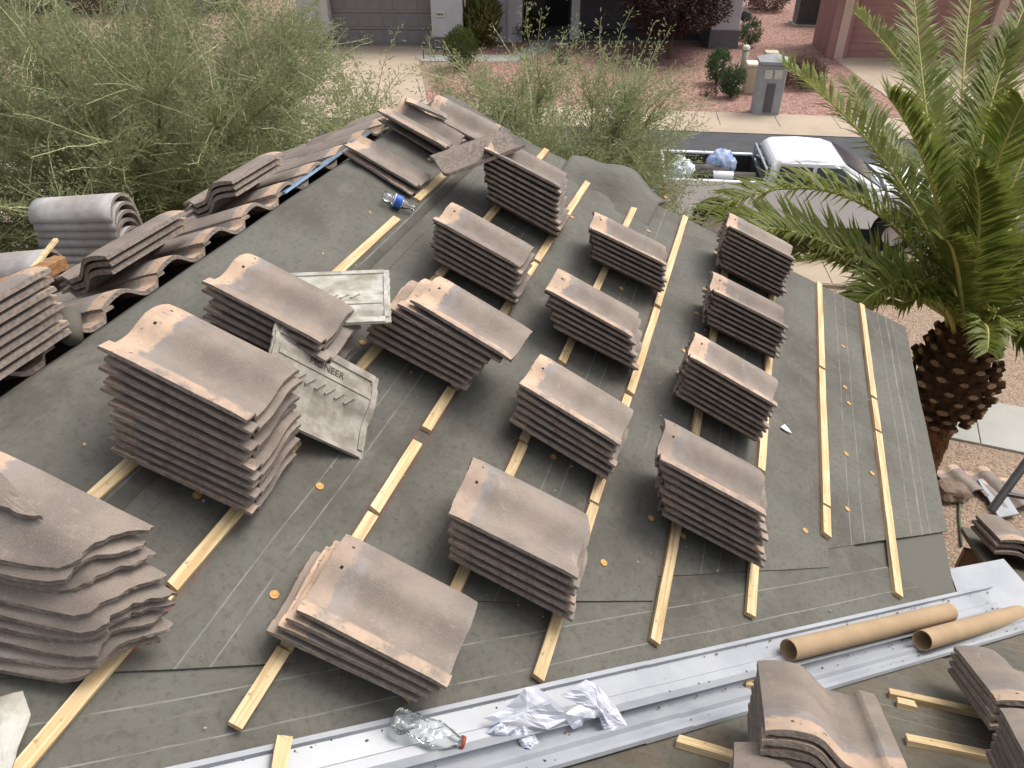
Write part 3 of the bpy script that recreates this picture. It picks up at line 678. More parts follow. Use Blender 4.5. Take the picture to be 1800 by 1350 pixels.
# far-slope tiles, still laid: heads towards the ridge, barrels open at the top course
LT = [tile_mesh('laid_tile', 200 + i, rough=.0016) for i in range(3)]
for c in range(3):
    for i in range(13):
        u0 = .98 + i * .285; b0 = .10 + c * .345 + (rnd.random() - .5) * .012
        if c == 0 and i in (0,): continue
        ti = radians(3.2); y = V3 * cos(ti) + N3 * sin(ti); z = N3 * cos(ti) - V3 * sin(ti)
        sh = (rnd.random() - .5) * .01
        link('laid_tile', rnd.choice(LT), back, frame(R3(u0 + sh, b0, .026 + .006 * (c == 0)), U, y, z))
for i in range(5):
    a = R3(1.0 + i * .78, .115, .004); b = R3(1.0 + i * .78 + .77, .115, .004); batten(R3, U, V3, N3, a, b, back)
# loose stacks on the far slope, lying along the ridge (head away from the camera)
def stack_free(n, nose, ydir, xdir, up, desc, group, pitch=PITCH, mesh=None, name='concrete_tile', jit=.01, labf=lab, cat=None):
    """nose = barrel-side nose corner of the lowest tile"""
    for i in range(n):
        k = n - 1 - i; y = (ydir + xdir * (rnd.random() - .5) * .03).normalized(); x = (xdir - y * xdir.dot(y)).normalized(); z = x.cross(y)
        o = nose - y * TL + up * pitch * k + y * (rnd.random() - .5) * jit * 2 + x * (rnd.random() - .5) * jit * .5
        t = tile_at(mesh or TILES[rnd.randrange(7)], o, x, y, z, labf(i, n, desc), group, name)
        if cat: t['category'] = cat
GF = 'tiles piled along the ridge'
# y = nose direction (-U, towards the camera); x = from barrel to lock = away from the ridge
yd = -U; xd = V3
def at3(px, py, h): u_, b_ = ub3(px, py, h); return R3(u_, b_, h)
stack_free(8, R3(1.20, .03, .045), yd, xd, UP, 'stack on the ridge at the left edge', GF)
stack_free(3, R3(2.02, .18, .11), (-U + V3 * .04).normalized(), xd, UP, 'three-tile pile left of the dark arches', GF)
stack_free(3, R3(2.86, .22, .11), (-U - V3 * .03).normalized(), xd, UP, 'three-tile pile nearest the green tree', GF)
# half-round ridge caps
def cap_mesh(seed):
    rr = random.Random(seed); mb = MB(); n = 14; k = 6; r0, r1, t = .112, .096, .016
    for ring, dr in ((0, 0), (1, -t)):
        for j in range(k + 1):
            y = .42 * j / k; r = r0 + (r1 - r0) * j / k + dr
            for i in range(n + 1):
                a = pi * (i / n) ; mb.v.append((cos(a) * r, y + (rr.random() - .5) * .002 * (j in (0, k)), sin(a) * r * .92))
    W_ = n + 1; B = (k + 1) * W_
    for j in range(k):
        for i in range(n):
            a = j * W_ + i; mb.f.append((a, a + W_, a + W_ + 1, a + 1)); mb.m.append(0); mb.f.append((B + a + 1, B + a + W_ + 1, B + a + W_, B + a)); mb.m.append(1)
    for i in range(n):
        for j, fl in ((0, 0), (k, 1)):
            a = j * W_ + i; f = (a, a + 1, B + a + 1, B + a); mb.f.append(f if not fl else f[::-1]); mb.m.append(1)
    for j in range(k):
        for i, fl in ((0, 1), (n, 0)):
            a = j * W_ + i; f = (a, a + W_, B + a + W_, B + a); mb.f.append(f[::-1] if fl else f); mb.m.append(1)
    me = mb.mesh('ridge_cap', [M_CAP, M_CORE]); me.polygons.foreach_set('use_smooth', [m == 0 for m in mb.m]); return me
CAPS = [cap_mesh(i) for i in range(3)]
def cap_stack(n, o, y, desc, grp):
    y = y.normalized(); z = (N3 - y * N3.dot(y)).normalized(); x = y.cross(z)
    for i in range(n):
        k = n - 1 - i; yy = (y + x * (rnd.random() - .5) * .05).normalized(); xx = (x - yy * x.dot(yy)).normalized()
        lb = (f'{ORD[i]} ridge cap from the top of the {desc}' if i else f'top ridge cap of the {desc}')
        ob = link('ridge_cap', CAPS[i % 3], None, frame(o + UP * .042 * k + y * (rnd.random() - .5) * .02, xx, yy, xx.cross(yy))); tag(ob, lb, 'ridge tile', grp)
cap_stack(6, R3(2.76, .88, .075), -WH - U * .22 - UP * .06, 'grey half-round stack by the tree', 'grey ridge caps')
cap_stack(4, R3(2.36, .98, .075), -WH - U * .3 - UP * .06, 'low grey half-round stack at far left', 'grey ridge caps')
# wood scraps at the left edge
def stick(name, p0, p1, w_, h_, m, label):
    d = (p1 - p0).normalized(); s = d.cross(UP).normalized(); t = s.cross(d); mb = MB(); mb.box(p0 - s * w_ / 2, (p1 - p0), s * w_, t * h_); o = mb.obj(name, m); bevel_obj(o, .002, 1); return tag(o, label, 'wood scrap')
stick('wood_scrap', at(52, 484, 2.72), at(100, 424, 2.9), .018, .014, M_WOOD, 'thin yellow stick poking up at the far left')
stick('wood_scrap', at(62, 488, 2.70), at(106, 462, 2.80), .05, .016, M_WOOD, 'torn pale splinter of wood on brown offcut')
stick('wood_scrap', at(66, 494, 2.68), at(112, 470, 2.78), .05, .045, M_WOODB, 'split brown wood offcut beside the ridge stack')
stick('old_batten', at(-20, 512, 2.66), at(66, 478, 2.80), .036, .02, M_WOODB, 'weathered brown batten at the left edge')
mb = MB(); mb.tube([R3(1.64, .05, .07), R3(1.80, .22, .10), R3(1.9, .45, .10)], [.035, .035, .033], 12); tag(mb.obj('felt_roll', M_FELT2, None, True), 'short dark roll of felt beside the left ridge stack', 'felt roll')
# broken halves and slivers near the far end of the ridge
def half_mesh(seed, x0, x1, y1=TL):
    ph = seed * 1.7
    return tile_mesh('tile_half', seed, yhi=lambda x: y1 - .02 * abs(noise.noise(Vector((x * 60, ph, 1)))), ylo=lambda x: .001 + .012 * abs(noise.noise(Vector((x * 70, ph, 2)))), x0=x0, x1=x1, rough=.004, holes=False)
def lay(px0, px1, h0_, h1_, x0, x1, seed, label, roll=0, flip=False, y1=TL, name='tile_half'):
    """tile piece whose lock-side edge runs head px0 -> nose px1"""
    a, b = hit(*px0, R1(0, 0, h0_), N1), hit(*px1, R1(0, 0, h1_), N1); y = (b - a).normalized(); x = (-U - y * (-U).dot(y)).normalized(); z = x.cross(y)
    x, z = x * cos(roll) + z * sin(roll), z * cos(roll) - x * sin(roll)
    if flip: x, z = -x, -z
    o = a - x * x1 - z * .03
    return tag(link(name, half_mesh(seed, x0, x1, y1), None, frame(o, x, y, z)), label, 'roof tile piece', 'broken tile pieces near the ridge end')
lay((600, 268), (712, 338), .045, .045, .14, .33, 401, 'lower of two lock-side pieces behind the blue-label bottle')
lay((603, 256), (730, 330), .085, .085, .16, .33, 402, 'upper of two lock-side pieces behind the blue-label bottle')
lay((664, 212), (765, 272), .05, .05, .0, .33, 403, 'lowest whole-width piece of the far ridge pile')
lay((672, 203), (785, 268), .085, .085, .10, .33, 404, 'second piece from the bottom of far ridge pile')
lay((662, 196), (772, 256), .13, .13, .19, .33, 405, 'narrow lock-side piece at front of the far ridge pile')
lay((742, 200), (840, 250), .09, .09, .06, .33, 406, 'wide piece at the back of the far ridge pile')
lay((712, 180), (783, 210), .16, .15, .22, .33, 407, 'short sliver on top of the far ridge pile', y1=.26)
lay((780, 268), (838, 226), .05, .12, .18, .30, 408, 'grey bit wedged behind the leaning upturned tile', y1=.2)
a, b = hit(786, 292, R1(0, 0, .26), N1), hit(926, 240, R1(0, 0, .47), N1); y = (b - a).normalized(); vw = (a - CAMP).normalized(); x = vw * cos(radians(16)) - UP * sin(radians(-4)); x = (x - y * x.dot(y)).normalized(); x = (x + y.cross(x) * .24).normalized(); z = x.cross(y)
tag(link('upturned_tile', tile_mesh('upturned_tile', 410, mats=[M_TILE, M_CORE, M_CORE], yhi=lambda x: TL - .05 * abs(noise.noise(Vector((x * 20, 3, 1)))), holes=False), None, frame(a, x, y, z)), 'upturned broken tile leaning across the nine-tile stack', 'roof tile')

# ------------------------------------------------------------------ side-roof stacks in the lower right corner
def stack_side(n, nl, hl, hr, desc, h_top, grp='stacks on the side roof'):
    """top tile: barrel-side nose (nl), barrel-side head (hl), lock-side head (hr) pixels"""
    A, B = Vector(ab2(*nl, h_top)), Vector(ab2(*hl, h_top)); C = Vector(ab2(*hr, h_top)); yw = atan2(-(B - A).x, -(B - A).y) if False else atan2((A - B).x, (A - B).y)
    yw = max(-.12, min(.12, yw)); c = (A + B) / 2
    for i in range(n):
        k = n - 1 - i; y2 = yw + (rnd.random() - .5) * .03 * (i > 0); y = V2 * cos(y2) + WH * sin(y2); x = WH * cos(y2) - V2 * sin(y2); z = x.cross(y)
        tl = radians(6); y, z = y * cos(tl) - z * sin(tl), z * cos(tl) + y * sin(tl)
        o = R2(c.x, c.y + .01, h_top - .04 - i * (PITCH - .003)) - y * TL / 2 + y * (rnd.random() - .5) * .016 * (i > 0) - (N2 - UP).normalized() * 0
        tile_at(TILES[(i * 2 + n) % 7], o, x, y, z, lab(i, n, desc), grp)
stack_side(7, (1334, 1176), (1340, 1286), (1594, 1298), 'side-roof stack in front of the cardboard tube', .255)
stack_side(4, (1690, 1150), (1738, 1232), (1900, 1240), 'side-roof stack below the right cardboard tube', .185)
stack_side(3, (1290, 1345), (1285, 1460), (1500, 1470), 'side-roof stack cut by the bottom edge', .20)
stack_side(6, (1782, 1268), (1800, 1370), (2000, 1390), 'side-roof stack at the right edge', .24)
# tiles at the far eave of the side roof
for i, (a_, b_, h_, dsc) in enumerate(((1.70, 2.30, .02, 'lowest eave tile past the white sheet'), (1.70, 2.31, .055, 'middle eave tile past the white sheet'), (1.71, 2.30, .09, 'upper eave tile past the white sheet'), (2.0, 2.30, .12, 'flat-lying eave tile right of the eave pile'),
                                      (1.98, 1.78, .04, 'lower near tile beside the white sheet'), (1.98, 1.77, .075, 'upper near tile beside the white sheet'))):
    y = V2; x = WH; tile_at(TILES[i % 5], R2(a_, b_, h_), x, y, N2, dsc, 'tiles by the white eave sheet')

# ================================================================== SMALL THINGS ON THE ROOF
def clear_plastic(name, tint=(.95, .97, .97), a=.72):
    g = G(name); tr = g.n('ShaderNodeBsdfTransparent'); tr.inputs[0].default_value = (*tint, 1); gl = g.n('ShaderNodeBsdfGlossy'); gl.inputs['Roughness'].default_value = .08
    df = g.n('ShaderNodeBsdfDiffuse'); df.inputs[0].default_value = (.8, .82, .80, 1)
    fr = g.n('ShaderNodeFresnel'); fr.inputs[0].default_value = 1.5; m1 = g.n('ShaderNodeMixShader'); m1.inputs[0].default_value = .10
    g.l(tr.outputs[0], m1.inputs[1]); g.l(df.outputs[0], m1.inputs[2]); m2 = g.n('ShaderNodeMixShader'); g.l(g.math('MULTIPLY', fr.outputs[0], 1.4, clamp=True), m2.inputs[0]); g.l(m1.outputs[0], m2.inputs[1]); g.l(gl.outputs[0], m2.inputs[2])
    g.l(m2.outputs[0], g.out.inputs['Surface']); g.t.nodes.remove(g.p); return g.m
M_CLEAR = clear_plastic('clear_plastic')
M_BLUE = mk('blue_label', (.03, .10, .42), (.05, .16, .5), 30, .4); M_RED = mk('red_plastic', (.33, .06, .035), None, 20, .4); M_WHITE = mk('white_plastic', (.75, .75, .75), None, 20, .4)
def bottle_prof(Lb, r): return [(r * .1, 0), (r * .82, .004), (r, .02), (r * .97, Lb * .2), (r * .9, Lb * .26), (r, Lb * .33), (r * .93, Lb * .42), (r, Lb * .5), (r * .98, Lb * .62), (r * .75, Lb * .76), (r * .42, Lb * .87), (r * .36, Lb * .92), (r * .36, Lb)]
def bottle(name, p0, p1, r, label, crush, ring_m, lab_rng=None, seed=1):
    Lb = (p1 - p0).length; ax = (p1 - p0).normalized(); root = thing(name, (p0.x, p0.y, p0.z), label, 'bottle')
    pr = []; bp = bottle_prof(Lb, r)
    for i in range(len(bp) - 1):
        for s in range(4): t = s / 4; pr.append((bp[i][0] * (1 - t) + bp[i + 1][0] * t, bp[i][1] * (1 - t) + bp[i + 1][1] * t))
    pr.append(bp[-1]); mb = MB(); mb.lathe(p0, ax, pr, 28); c0 = p0
    sq = N1
    for i, v in enumerate(mb.v):
        p = Vector(v); h = (p - p0).dot(ax); c = p0 + ax * h; d = p - c; w_ = crush * max(0, min(1, (Lb * .86 - h) / (Lb * .3)))
        k = 1 - w_ * .5 * abs(noise.noise(p * 34 + Vector((seed, 0, 0)))) - w_ * .35 * max(0, noise.noise(p * 16 + Vector((0, seed, 0))))
        d = d * k; d = d - sq * d.dot(sq) * .4 * w_
        mb.v[i] = tuple(c + d)
    mb.obj('bottle_body', M_CLEAR, root, True)
    if lab_rng:
        m2 = MB(); m2.lathe(p0, ax, [(r * .99, Lb * lab_rng[0]), (r * 1.02, Lb * (lab_rng[0] + .01)), (r * 1.02, Lb * lab_rng[1]), (r * .99, Lb * (lab_rng[1] + .01))], 24); m2.obj('label_band', M_BLUE, root, True)
        m2 = MB(); m2.lathe(p0, ax, [(r * 1.03, Lb * (lab_rng[0] + .02)), (r * 1.035, Lb * (lab_rng[0] + .05))], 24); m2.obj('label_stripe', M_WHITE, root, True)
    m3 = MB(); m3.lathe(p0, ax, [(r * .37, Lb * .93), (r * .5, Lb * .93), (r * .5, Lb * .975), (r * .37, Lb * .975)], 20); m3.obj('neck_ring', ring_m, root, True)
    return root
a, b = hit(690, 1262, R1(0, 0, .05), N1), hit(818, 1308, R1(0, 0, .045), N1); bottle('crushed_bottle', a, b, .038, 'crushed clear bottle with red neck ring on the white flashing', 1.0, M_RED, seed=3)
a, b = hit(672, 343, R1(0, 0, .065), N1), hit(728, 366, R1(0, 0, .06), N1); bottle('water_bottle', a, b, .033, 'clear water bottle with a blue label near the ridge', .35, M_CLEAR, (.34, .6), seed=8)
# crumpled paper
def paper_material():
    g = G('printed_paper'); uv = g.tc.outputs['UV']; x, y, z = g.xyz(uv)
    ln = g.math('FRACT', g.math('MULTIPLY', y, 26.0)); l = g.math('MULTIPLY', g.step(ln, .50, .58), g.math('SUBTRACT', 1, g.step(ln, .82, .9)))
    wds = g.step(g.noise(1, 2, .6, g.mapping((90, 26, 1), (0, 0, 0), uv)), .42, .50)
    blk = g.math('MULTIPLY', g.step(x, -.05, -.04), g.math('SUBTRACT', 1, g.step(x, 1.1, 1.2)))
    b = g.mix(g.math('MULTIPLY', g.math('MULTIPLY', l, wds), g.math('MULTIPLY', blk, .65)), (.66, .67, .74), (.12, .13, .2))
    st = g.math('MULTIPLY', g.step(y, .90, .905), g.math('SUBTRACT', 1, g.step(y, .93, .935))); b = g.mix(g.math('MULTIPLY', st, g.math('SUBTRACT', 1, g.step(x, .3, .32))), b, (.03, .12, .35))
    m = g.fin(b, .8, .2); return m
M_PAPER = paper_material()
PAP = [([(850, 1262, .045), (880, 1250, .07), (912, 1222, .12), (922, 1210, .14), (944, 1207, .15), (970, 1226, .14), (992, 1250, .10), (1000, 1262, .07), (962, 1282, .07), (905, 1268, .08), (868, 1270, .05)], .015, 0),
       ([(852, 1288, .03), (876, 1270, .055), (915, 1278, .065), (922, 1300, .045), (885, 1296, .03)], .01, 1), ([(918, 1276, .07), (938, 1284, .055), (948, 1308, .035), (936, 1325, .03), (920, 1320, .03), (910, 1300, .04)], .012, 2),
       ([(985, 1222, .085), (1012, 1206, .12), (1030, 1194, .14), (1052, 1206, .14), (1078, 1234, .11), (1098, 1268, .07), (1113, 1288, .045), (1100, 1306, .03), (1080, 1290, .06), (1060, 1255, .085), (1038, 1232, .105), (1008, 1236, .09)], .018, 0),
       ([(1052, 1250, .085), (1075, 1262, .085), (1097, 1300, .04), (1072, 1317, .03), (1050, 1306, .035), (1062, 1282, .06)], .012, 2), ([(990, 1256, .08), (1018, 1238, .10), (1050, 1244, .10), (1046, 1262, .08), (1030, 1258, .075), (1024, 1274, .055), (1008, 1282, .05)], .012, 0)]
mb = MB(); uv = []
for pi_, (pts, bl, kind) in enumerate(PAP):
    P_ = []
    for i, (x, y, h) in enumerate(pts):
        x2, y2, h2 = pts[(i + 1) % len(pts)]
        for s_ in range(3): t_ = s_ / 3; P_.append((x + (x2 - x) * t_, y + (y2 - y) * t_, h + (h2 - h) * t_))
    cx, cy, chh = [sum(q_[i] for q_ in P_) / len(P_) for i in range(3)]; k = len(P_); b0 = len(mb.v); rg = (1, .8, .58, .36, .15)
    for j, f in enumerate(rg):
        for i, (x, y, h) in enumerate(P_):
            X_, Y_, H_ = cx + (x - cx) * f, cy + (y - cy) * f, chh + (h - chh) * f + bl * (1 - f * f); w0 = hit(X_, Y_, R1(0, 0, H_), N1)
            cr = .030 * abs(noise.noise(w0 * 17 + Vector((pi_, 0, 0)))) + .010 * abs(noise.noise(w0 * 41)); w0 = w0 + N1 * (cr - .012) * (1 if j else .4)
            mb.v.append(tuple(w0)); uv.append(((X_ - 840) / 280 + (.0 if kind == 2 else 2 if kind == 0 else -.1), (Y_ - 1190) / 140 if kind != 1 else .917 + ((Y_ - 1270) * .9 + (X_ - 852) * .55) * .0022 - .02))
    for j in range(len(rg) - 1):
        for i in range(k): i2 = (i + 1) % k; mb.f.append((b0 + j * k + i, b0 + j * k + i2, b0 + (j + 1) * k + i2, b0 + (j + 1) * k + i)); mb.m.append(0)
    mb.f.append(tuple(b0 + (len(rg) - 1) * k + i for i in range(k))); mb.m.append(0)
mb.uv = uv; ob = mb.obj('crumpled_paper', M_PAPER, None, False); tag(ob, 'crumpled printed white paper lying on the valley flashing', 'paper')
sm = ob.modifiers.new('s', 'SOLIDIFY'); sm.thickness = .0006
u_, v_ = uv1(1376, 757); mb = MB(); mb.add([R1(u_ - .02, v_ - .03, .025), R1(u_ + .015, v_ - .01, .03), R1(u_ - .022, v_ + .035, .027), R1(u_ - .026, v_ + .0, .024)], [(0, 1, 2, 3)]); ob = mb.obj('paper_scrap', mk('white_paper', (.72, .75, .82), None, 10, .8)); tag(ob, 'small white triangular paper scrap on the eave side felt', 'paper scrap'); sm = ob.modifiers.new('s', 'SOLIDIFY'); sm.thickness = .0008
# cardboard tubes
def ctube(p0, p1, r, label):
    ax = (p1 - p0).normalized(); mb = MB(); Lb = (p1 - p0).length; mb.lathe(p0, ax, [(r, 0), (r, Lb)], 40); n_ = 40
    mb.lathe(p0, ax, [(r - .003, Lb), (r - .003, 0), (r, 0)], 40); mb.lathe(p0, ax, [(r, Lb), (r - .003, Lb)], 40)
    x = mb.obj('cardboard_tube', M_CARD, None, True); x.data.polygons.foreach_set('use_smooth', [True] * len(x.data.polygons)); return tag(x, label, 'tube')
ctube(hit(1386, 1143, R1(0, 0, .06), N1), hit(1668, 1076, R1(0, 0, .06), N1), .0385, 'whole brown cardboard tube lying across the valley flashing')
ctube(at(1621, 1126, 2.98), at(1830, 1068, 3.62), .0385, 'brown cardboard tube running off the right edge')
# loose offcut at the bottom
u_, v_ = uv1(490, 1348, .03); d_ = (R1(*uv1(498, 1300, .03), .03) - R1(*uv1(487, 1360, .03), .03)); p_ = R1(*uv1(487, 1360, .03), .035)
ob = batten(R1, U, V, N1, p_, p_ + d_, None); ob.name = 'batten_offcut'; tag(ob, 'short pine offcut standing out from the bottom edge', 'wood scrap')
# specks: wood chips and mortar crumbs
sp = MB()
for i in range(260):
    u_, v_ = rnd.uniform(.6, 5), rnd.uniform(-1.1, 2.2)
    if u_ < VAL(v_) + .15 or u_ > FARU(v_) - .05: continue
    r_ = rnd.choice((.0015, .002, .003, .0045)); c = R1(u_, v_, felt_h(v_) + .002 + wrinkle(u_, v_)); a_ = rnd.random() * 6
    x_, y_ = U * cos(a_) + V * sin(a_), V * cos(a_) - U * sin(a_)
    sp.add([c - x_ * r_ * 1.6, c + y_ * r_, c + x_ * r_ * 1.4, c - y_ * r_, c + N1 * r_ * 1.2], [(0, 3, 4), (3, 2, 4), (2, 1, 4), (1, 0, 4)])
o = sp.obj('wood_chips', mk('chip', (.55, .5, .42), (.35, .27, .2), 30, .9)); tag(o, 'pale chips and crumbs scattered over the felt', 'debris', kind='stuff')

cb = MB()
for i in range(420):
    v_ = rnd.uniform(-.6, 2.5); o_ = rnd.choice((.128, .118, .03, -.03, -.07, -.12, rnd.uniform(-.13, .13))) + rnd.gauss(0, .006); c = valley_pt(v_, o_, .028 if abs(o_) < .035 else .018); r_ = rnd.choice((.0012, .0018, .0026, .004)); a_ = rnd.random() * 6
    x_, y_ = U * cos(a_) + V * sin(a_), V * cos(a_) - U * sin(a_); cb.add([c - x_ * r_ * 1.8, c + y_ * r_, c + x_ * r_ * 1.5, c - y_ * r_, c + N1 * r_ * 1.3], [(0, 3, 4), (3, 2, 4), (2, 1, 4), (1, 0, 4)])
tag(cb.obj('tile_crumbs', mk('crumb_brown', (.26, .15, .10), (.15, .09, .06), 40, .95)), 'brown tile crumbs strewn along the valley flashing', 'debris', kind='stuff')

# ================================================================== PALM
M_RACH = mk('frond_rib', (.36, .36, .10), (.42, .33, .11), 3, .6)
def leaf_material(name, c1, c2, c3, tr=.35):
    g = G(name); b = g.mix(g.step(g.noise(2.2, 4), .35, .65), c1, c2); b = g.mix(g.math('MULTIPLY', g.step(g.noise(9, 3), .55, .7), .55), b, c3)
    h = g.n('ShaderNodeHueSaturation'); g.l(b, h.inputs['Color']); g.l(g.math('MULTIPLY_ADD', g.rand(), .35, .85), h.inputs['Value']); b = h.outputs[0]
    m = g.fin(b, .45, .32); t = g.n('ShaderNodeBsdfTranslucent'); g.l(b, t.inputs[0]); x = g.n('ShaderNodeMixShader'); x.inputs[0].default_value = tr
    g.l(g.p.outputs[0], x.inputs[1]); g.l(t.outputs[0], x.inputs[2]); g.l(x.outputs[0], g.out.inputs['Surface']); return m
M_PALM = leaf_material('palm_leaf', (.145, .185, .034), (.20, .225, .045), (.33, .31, .085), .4)
M_PALMD = leaf_material('palm_leaf_dry', (.34, .29, .10), (.42, .33, .12), (.20, .21, .07), .3)
M_BOOT = mk('palm_boot', (.10, .055, .028), (.05, .03, .017), 16, .95, .8, 60, .1, .2)
M_BOOTCUT = mk('palm_boot_cut', (.30, .195, .115), (.19, .115, .065), 30, .9, .3, 80, .1, .2)
M_PTRUNK = mk('palm_trunk', (.17, .085, .035), (.075, .04, .02), 9, .95, .8, 40, .1)
PB = gp(1583, 888); ZC = 8.2
PC = at(1668, 600, (PB - CAMP).dot(CF) * .86); PCx, PCy = PB.x, PB.y
tz = CAM_H
def palm_z(py):    # height on the palm axis seen at pixel row py
    best = None
    for i in range(400):
        z = i * .01; d = Vector((PB.x, PB.y, z)) - CAMP; y = 675 + FPX * d.dot(CD) / d.dot(CF)
        if best is None or abs(y - py) < best[0]: best = (abs(y - py), z)
    return best[1]
Z1, Z2, Z3 = palm_z(716), palm_z(660), palm_z(588)
palm = thing('palm_tree', (PB.x, PB.y, 0), 'palm with a pineapple-shaped boot crown beside the eave', 'palm tree')
mb = MB(); pts = [Vector((PB.x, PB.y, z)) for z in (0, .3, .6, .9, 1.2, Z1 + .1)]; mb.tube(pts, [.24, .21, .19, .175, .17, .18], 18); o = mb.obj('trunk', M_PTRUNK, palm, True)
k = 0
for row in range(int(Z1 / .09)):            # old leaf scars on the trunk
    mb = MB(); z = .05 + row * .09; n_ = 9
    for i in range(n_):
        a = 2 * pi * (i + .5 * (row % 2)) / n_; d = Vector((cos(a), sin(a), 0)); s_ = Vector((-sin(a), cos(a), 0)); c = Vector((PB.x, PB.y, z)) + d * (.178 + .05 * max(0, .5 - z))
        mb.add([c - s_ * .078, c + s_ * .078, c + s_ * .04 + UP * .07 + d * .012, c - s_ * .04 + UP * .07 + d * .012, c - s_ * .02 - UP * .03 + d * .03, c + s_ * .02 - UP * .03 + d * .03], [(0, 4, 3), (4, 5, 2, 3), (5, 1, 2), (0, 1, 5, 4)])
    mb.obj('leaf_scar', M_PTRUNK, palm)
boot = MB(); boot.lathe((0, 0, 0), (0, 1, 0), [(.001, -.02), (.052, 0), (.060, .03), (.050, .10), (.042, .125)], 7, 0); boot.lathe((0, 0, 0), (0, 1, 0), [(.042, .125), (.001, .128)], 7, 1)
for i, v in enumerate(boot.v): boot.v[i] = (v[0] * 1.05, v[1] * .8, v[2] * .52)
boot_me = boot.mesh('frond_boot', [M_BOOT, M_BOOTCUT])
R0 = .40
core = MB(); core.lathe((PB.x, PB.y, 0), (0, 0, 1), [(.17, Z1 - .06), (.27, Z1 + .02), (.33, (Z1 + Z2) / 2), (.30, Z2 + .08), (.20, Z3 + .1), (.05, Z3 + .2)], 20); core.obj('boot_core', M_BOOT, palm, True)
for row in range(9):
    z = Z1 - .04 + (Z3 - Z1) * row / 8; rr_ = .22 + .15 * sin(pi * min(1, (row + 1.2) / 9.5)); n_ = 12
    for i in range(n_):
        a = 2 * pi * (i + .5 * (row % 2)) / n_ + rnd.uniform(-.06, .06); el = radians(5 + 40 * row / 8); d = Vector((cos(a) * cos(el), sin(a) * cos(el), sin(el))); s_ = Vector((-sin(a), cos(a), 0)); t_ = s_.cross(d)
        if t_.z < 0: t_ = -t_
        sc_ = rnd.uniform(.8, 1.25); link('frond_boot', boot_me, palm, frame(Vector((PB.x, PB.y, z)) + Vector((cos(a), sin(a), 0)) * (rr_ - .03), s_ * sc_, (d + UP * rnd.uniform(-.2, .2) + s_ * rnd.uniform(-.2, .2)).normalized() * sc_, s_.cross(d) * sc_))
def frond(p0, p1, p2, nl=58, ll=.42, m=None, dens=1, vee=.55, droop=.25):
    """quadratic path through base, middle and tip, with two ranks of pleated leaflets"""
    c = p1 * 2 - (p0 + p2) / 2; B = lambda t: p0 * (1 - t) ** 2 + c * 2 * t * (1 - t) + p2 * t * t; D = lambda t: ((c - p0) * (1 - t) + (p2 - c) * t).normalized()
    ra = MB(); ra.tube([B(i / 14) for i in range(15)], [.022 * (1 - i / 14) ** .8 + .003 for i in range(15)], 5); ro = ra.mesh('rachis', M_RACH, True)
    lf = MB(); L_ = (p2 - p0).length
    for i in range(nl):
        t = .12 + .88 * (i + rnd.random() * .6) / nl; p = B(t); d = D(t); s = d.cross(UP)
        if s.length < .05: s = Vector((1, 0, 0))
        s.normalize(); u_ = s.cross(d)
        ln = ll * (.35 + .65 * sin(pi * min(1, .12 + t * .86)) ** .7) * rnd.uniform(.85, 1.1)
        for sg in (-1, 1):
            e = (s * sg * cos(vee) + u_ * sin(vee) * rnd.uniform(.2, 1.4) + d * (.55 + .5 * t) + Vector((rnd.gauss(0, .07), rnd.gauss(0, .07), rnd.gauss(0, .09)))).normalized(); wv = (d - e * d.dot(e)).normalized() * .013 * rnd.uniform(.8, 1.25)
            q1 = p + e * ln * .5; q2 = p + e * ln - UP * droop * ln * rnd.uniform(.2, .8)
            lf.add([p - wv * .5, p + wv * .5, q1 + wv, q1 - wv, q2], [(0, 1, 2, 3), (3, 2, 4)])
    fo = link('frond', ro, palm); l = lf.obj('leaflets', m or M_PALM, fo); return fo
zc0 = (Vector((PB.x, PB.y, Z3)) - CAMP).dot(CF); base = Vector((PB.x, PB.y, Z3 + .12))
FR = [((1566, 300), 0.2, (1375, 112), .6), ((1500, 350), -.1, (1245, 372), -.3), ((1592, 330), .3, (1490, 140), .9), ((1640, 290), -.2, (1605, -25), .2), ((1660, 250), .5, (1500, 20), 1.3), ((1720, 280), .1, (1800, 15), .5), ((1690, 200), .7, (1720, -90), 1.6),
      ((1450, 415), .3, (1270, 385), .5), ((1500, 465), -.2, (1365, 440), -.35), ((1480, 440), -.3, (1325, 400), -.6), ((1590, 505), -.5, (1505, 545), -.7), ((1770, 480), -.3, (1880, 420), -.5), ((1760, 560), -.4, (1840, 640), -.7), ((1720, 420), -.7, (1712, 300), -1.2), ((1740, 330), -.5, (1800, 180), -1.0),
      ((1680, 380), 1.0, (1640, 130), 2.2), ((1790, 380), .7, (1920, 260), 1.3), ((1560, 470), .9, (1400, 460), 1.7), ((1740, 520), .9, (1880, 520), 1.8), ((1640, 330), -.6, (1560, 170), -1.1), ((1700, 320), .2, (1770, 60), .4), ((1790, 300), .0, (1900, 120), .1), ((1680, 460), -.8, (1655, 420), -1.2)]
for i, (m_, dm, t_, dt) in enumerate(FR):
    P1_, P2_ = at(*m_, zc0 + dm), at(*t_, zc0 + dt); a = Vector((P1_.x - base.x, P1_.y - base.y, 0)); b0 = base + (a.normalized() * .14 if a.length > .01 else Vector())
    frond(b0, P1_, P2_, 120, .46 if i != 22 else .3, M_PALM, vee=rnd.uniform(.3, .7), droop=rnd.uniform(.1, .45))
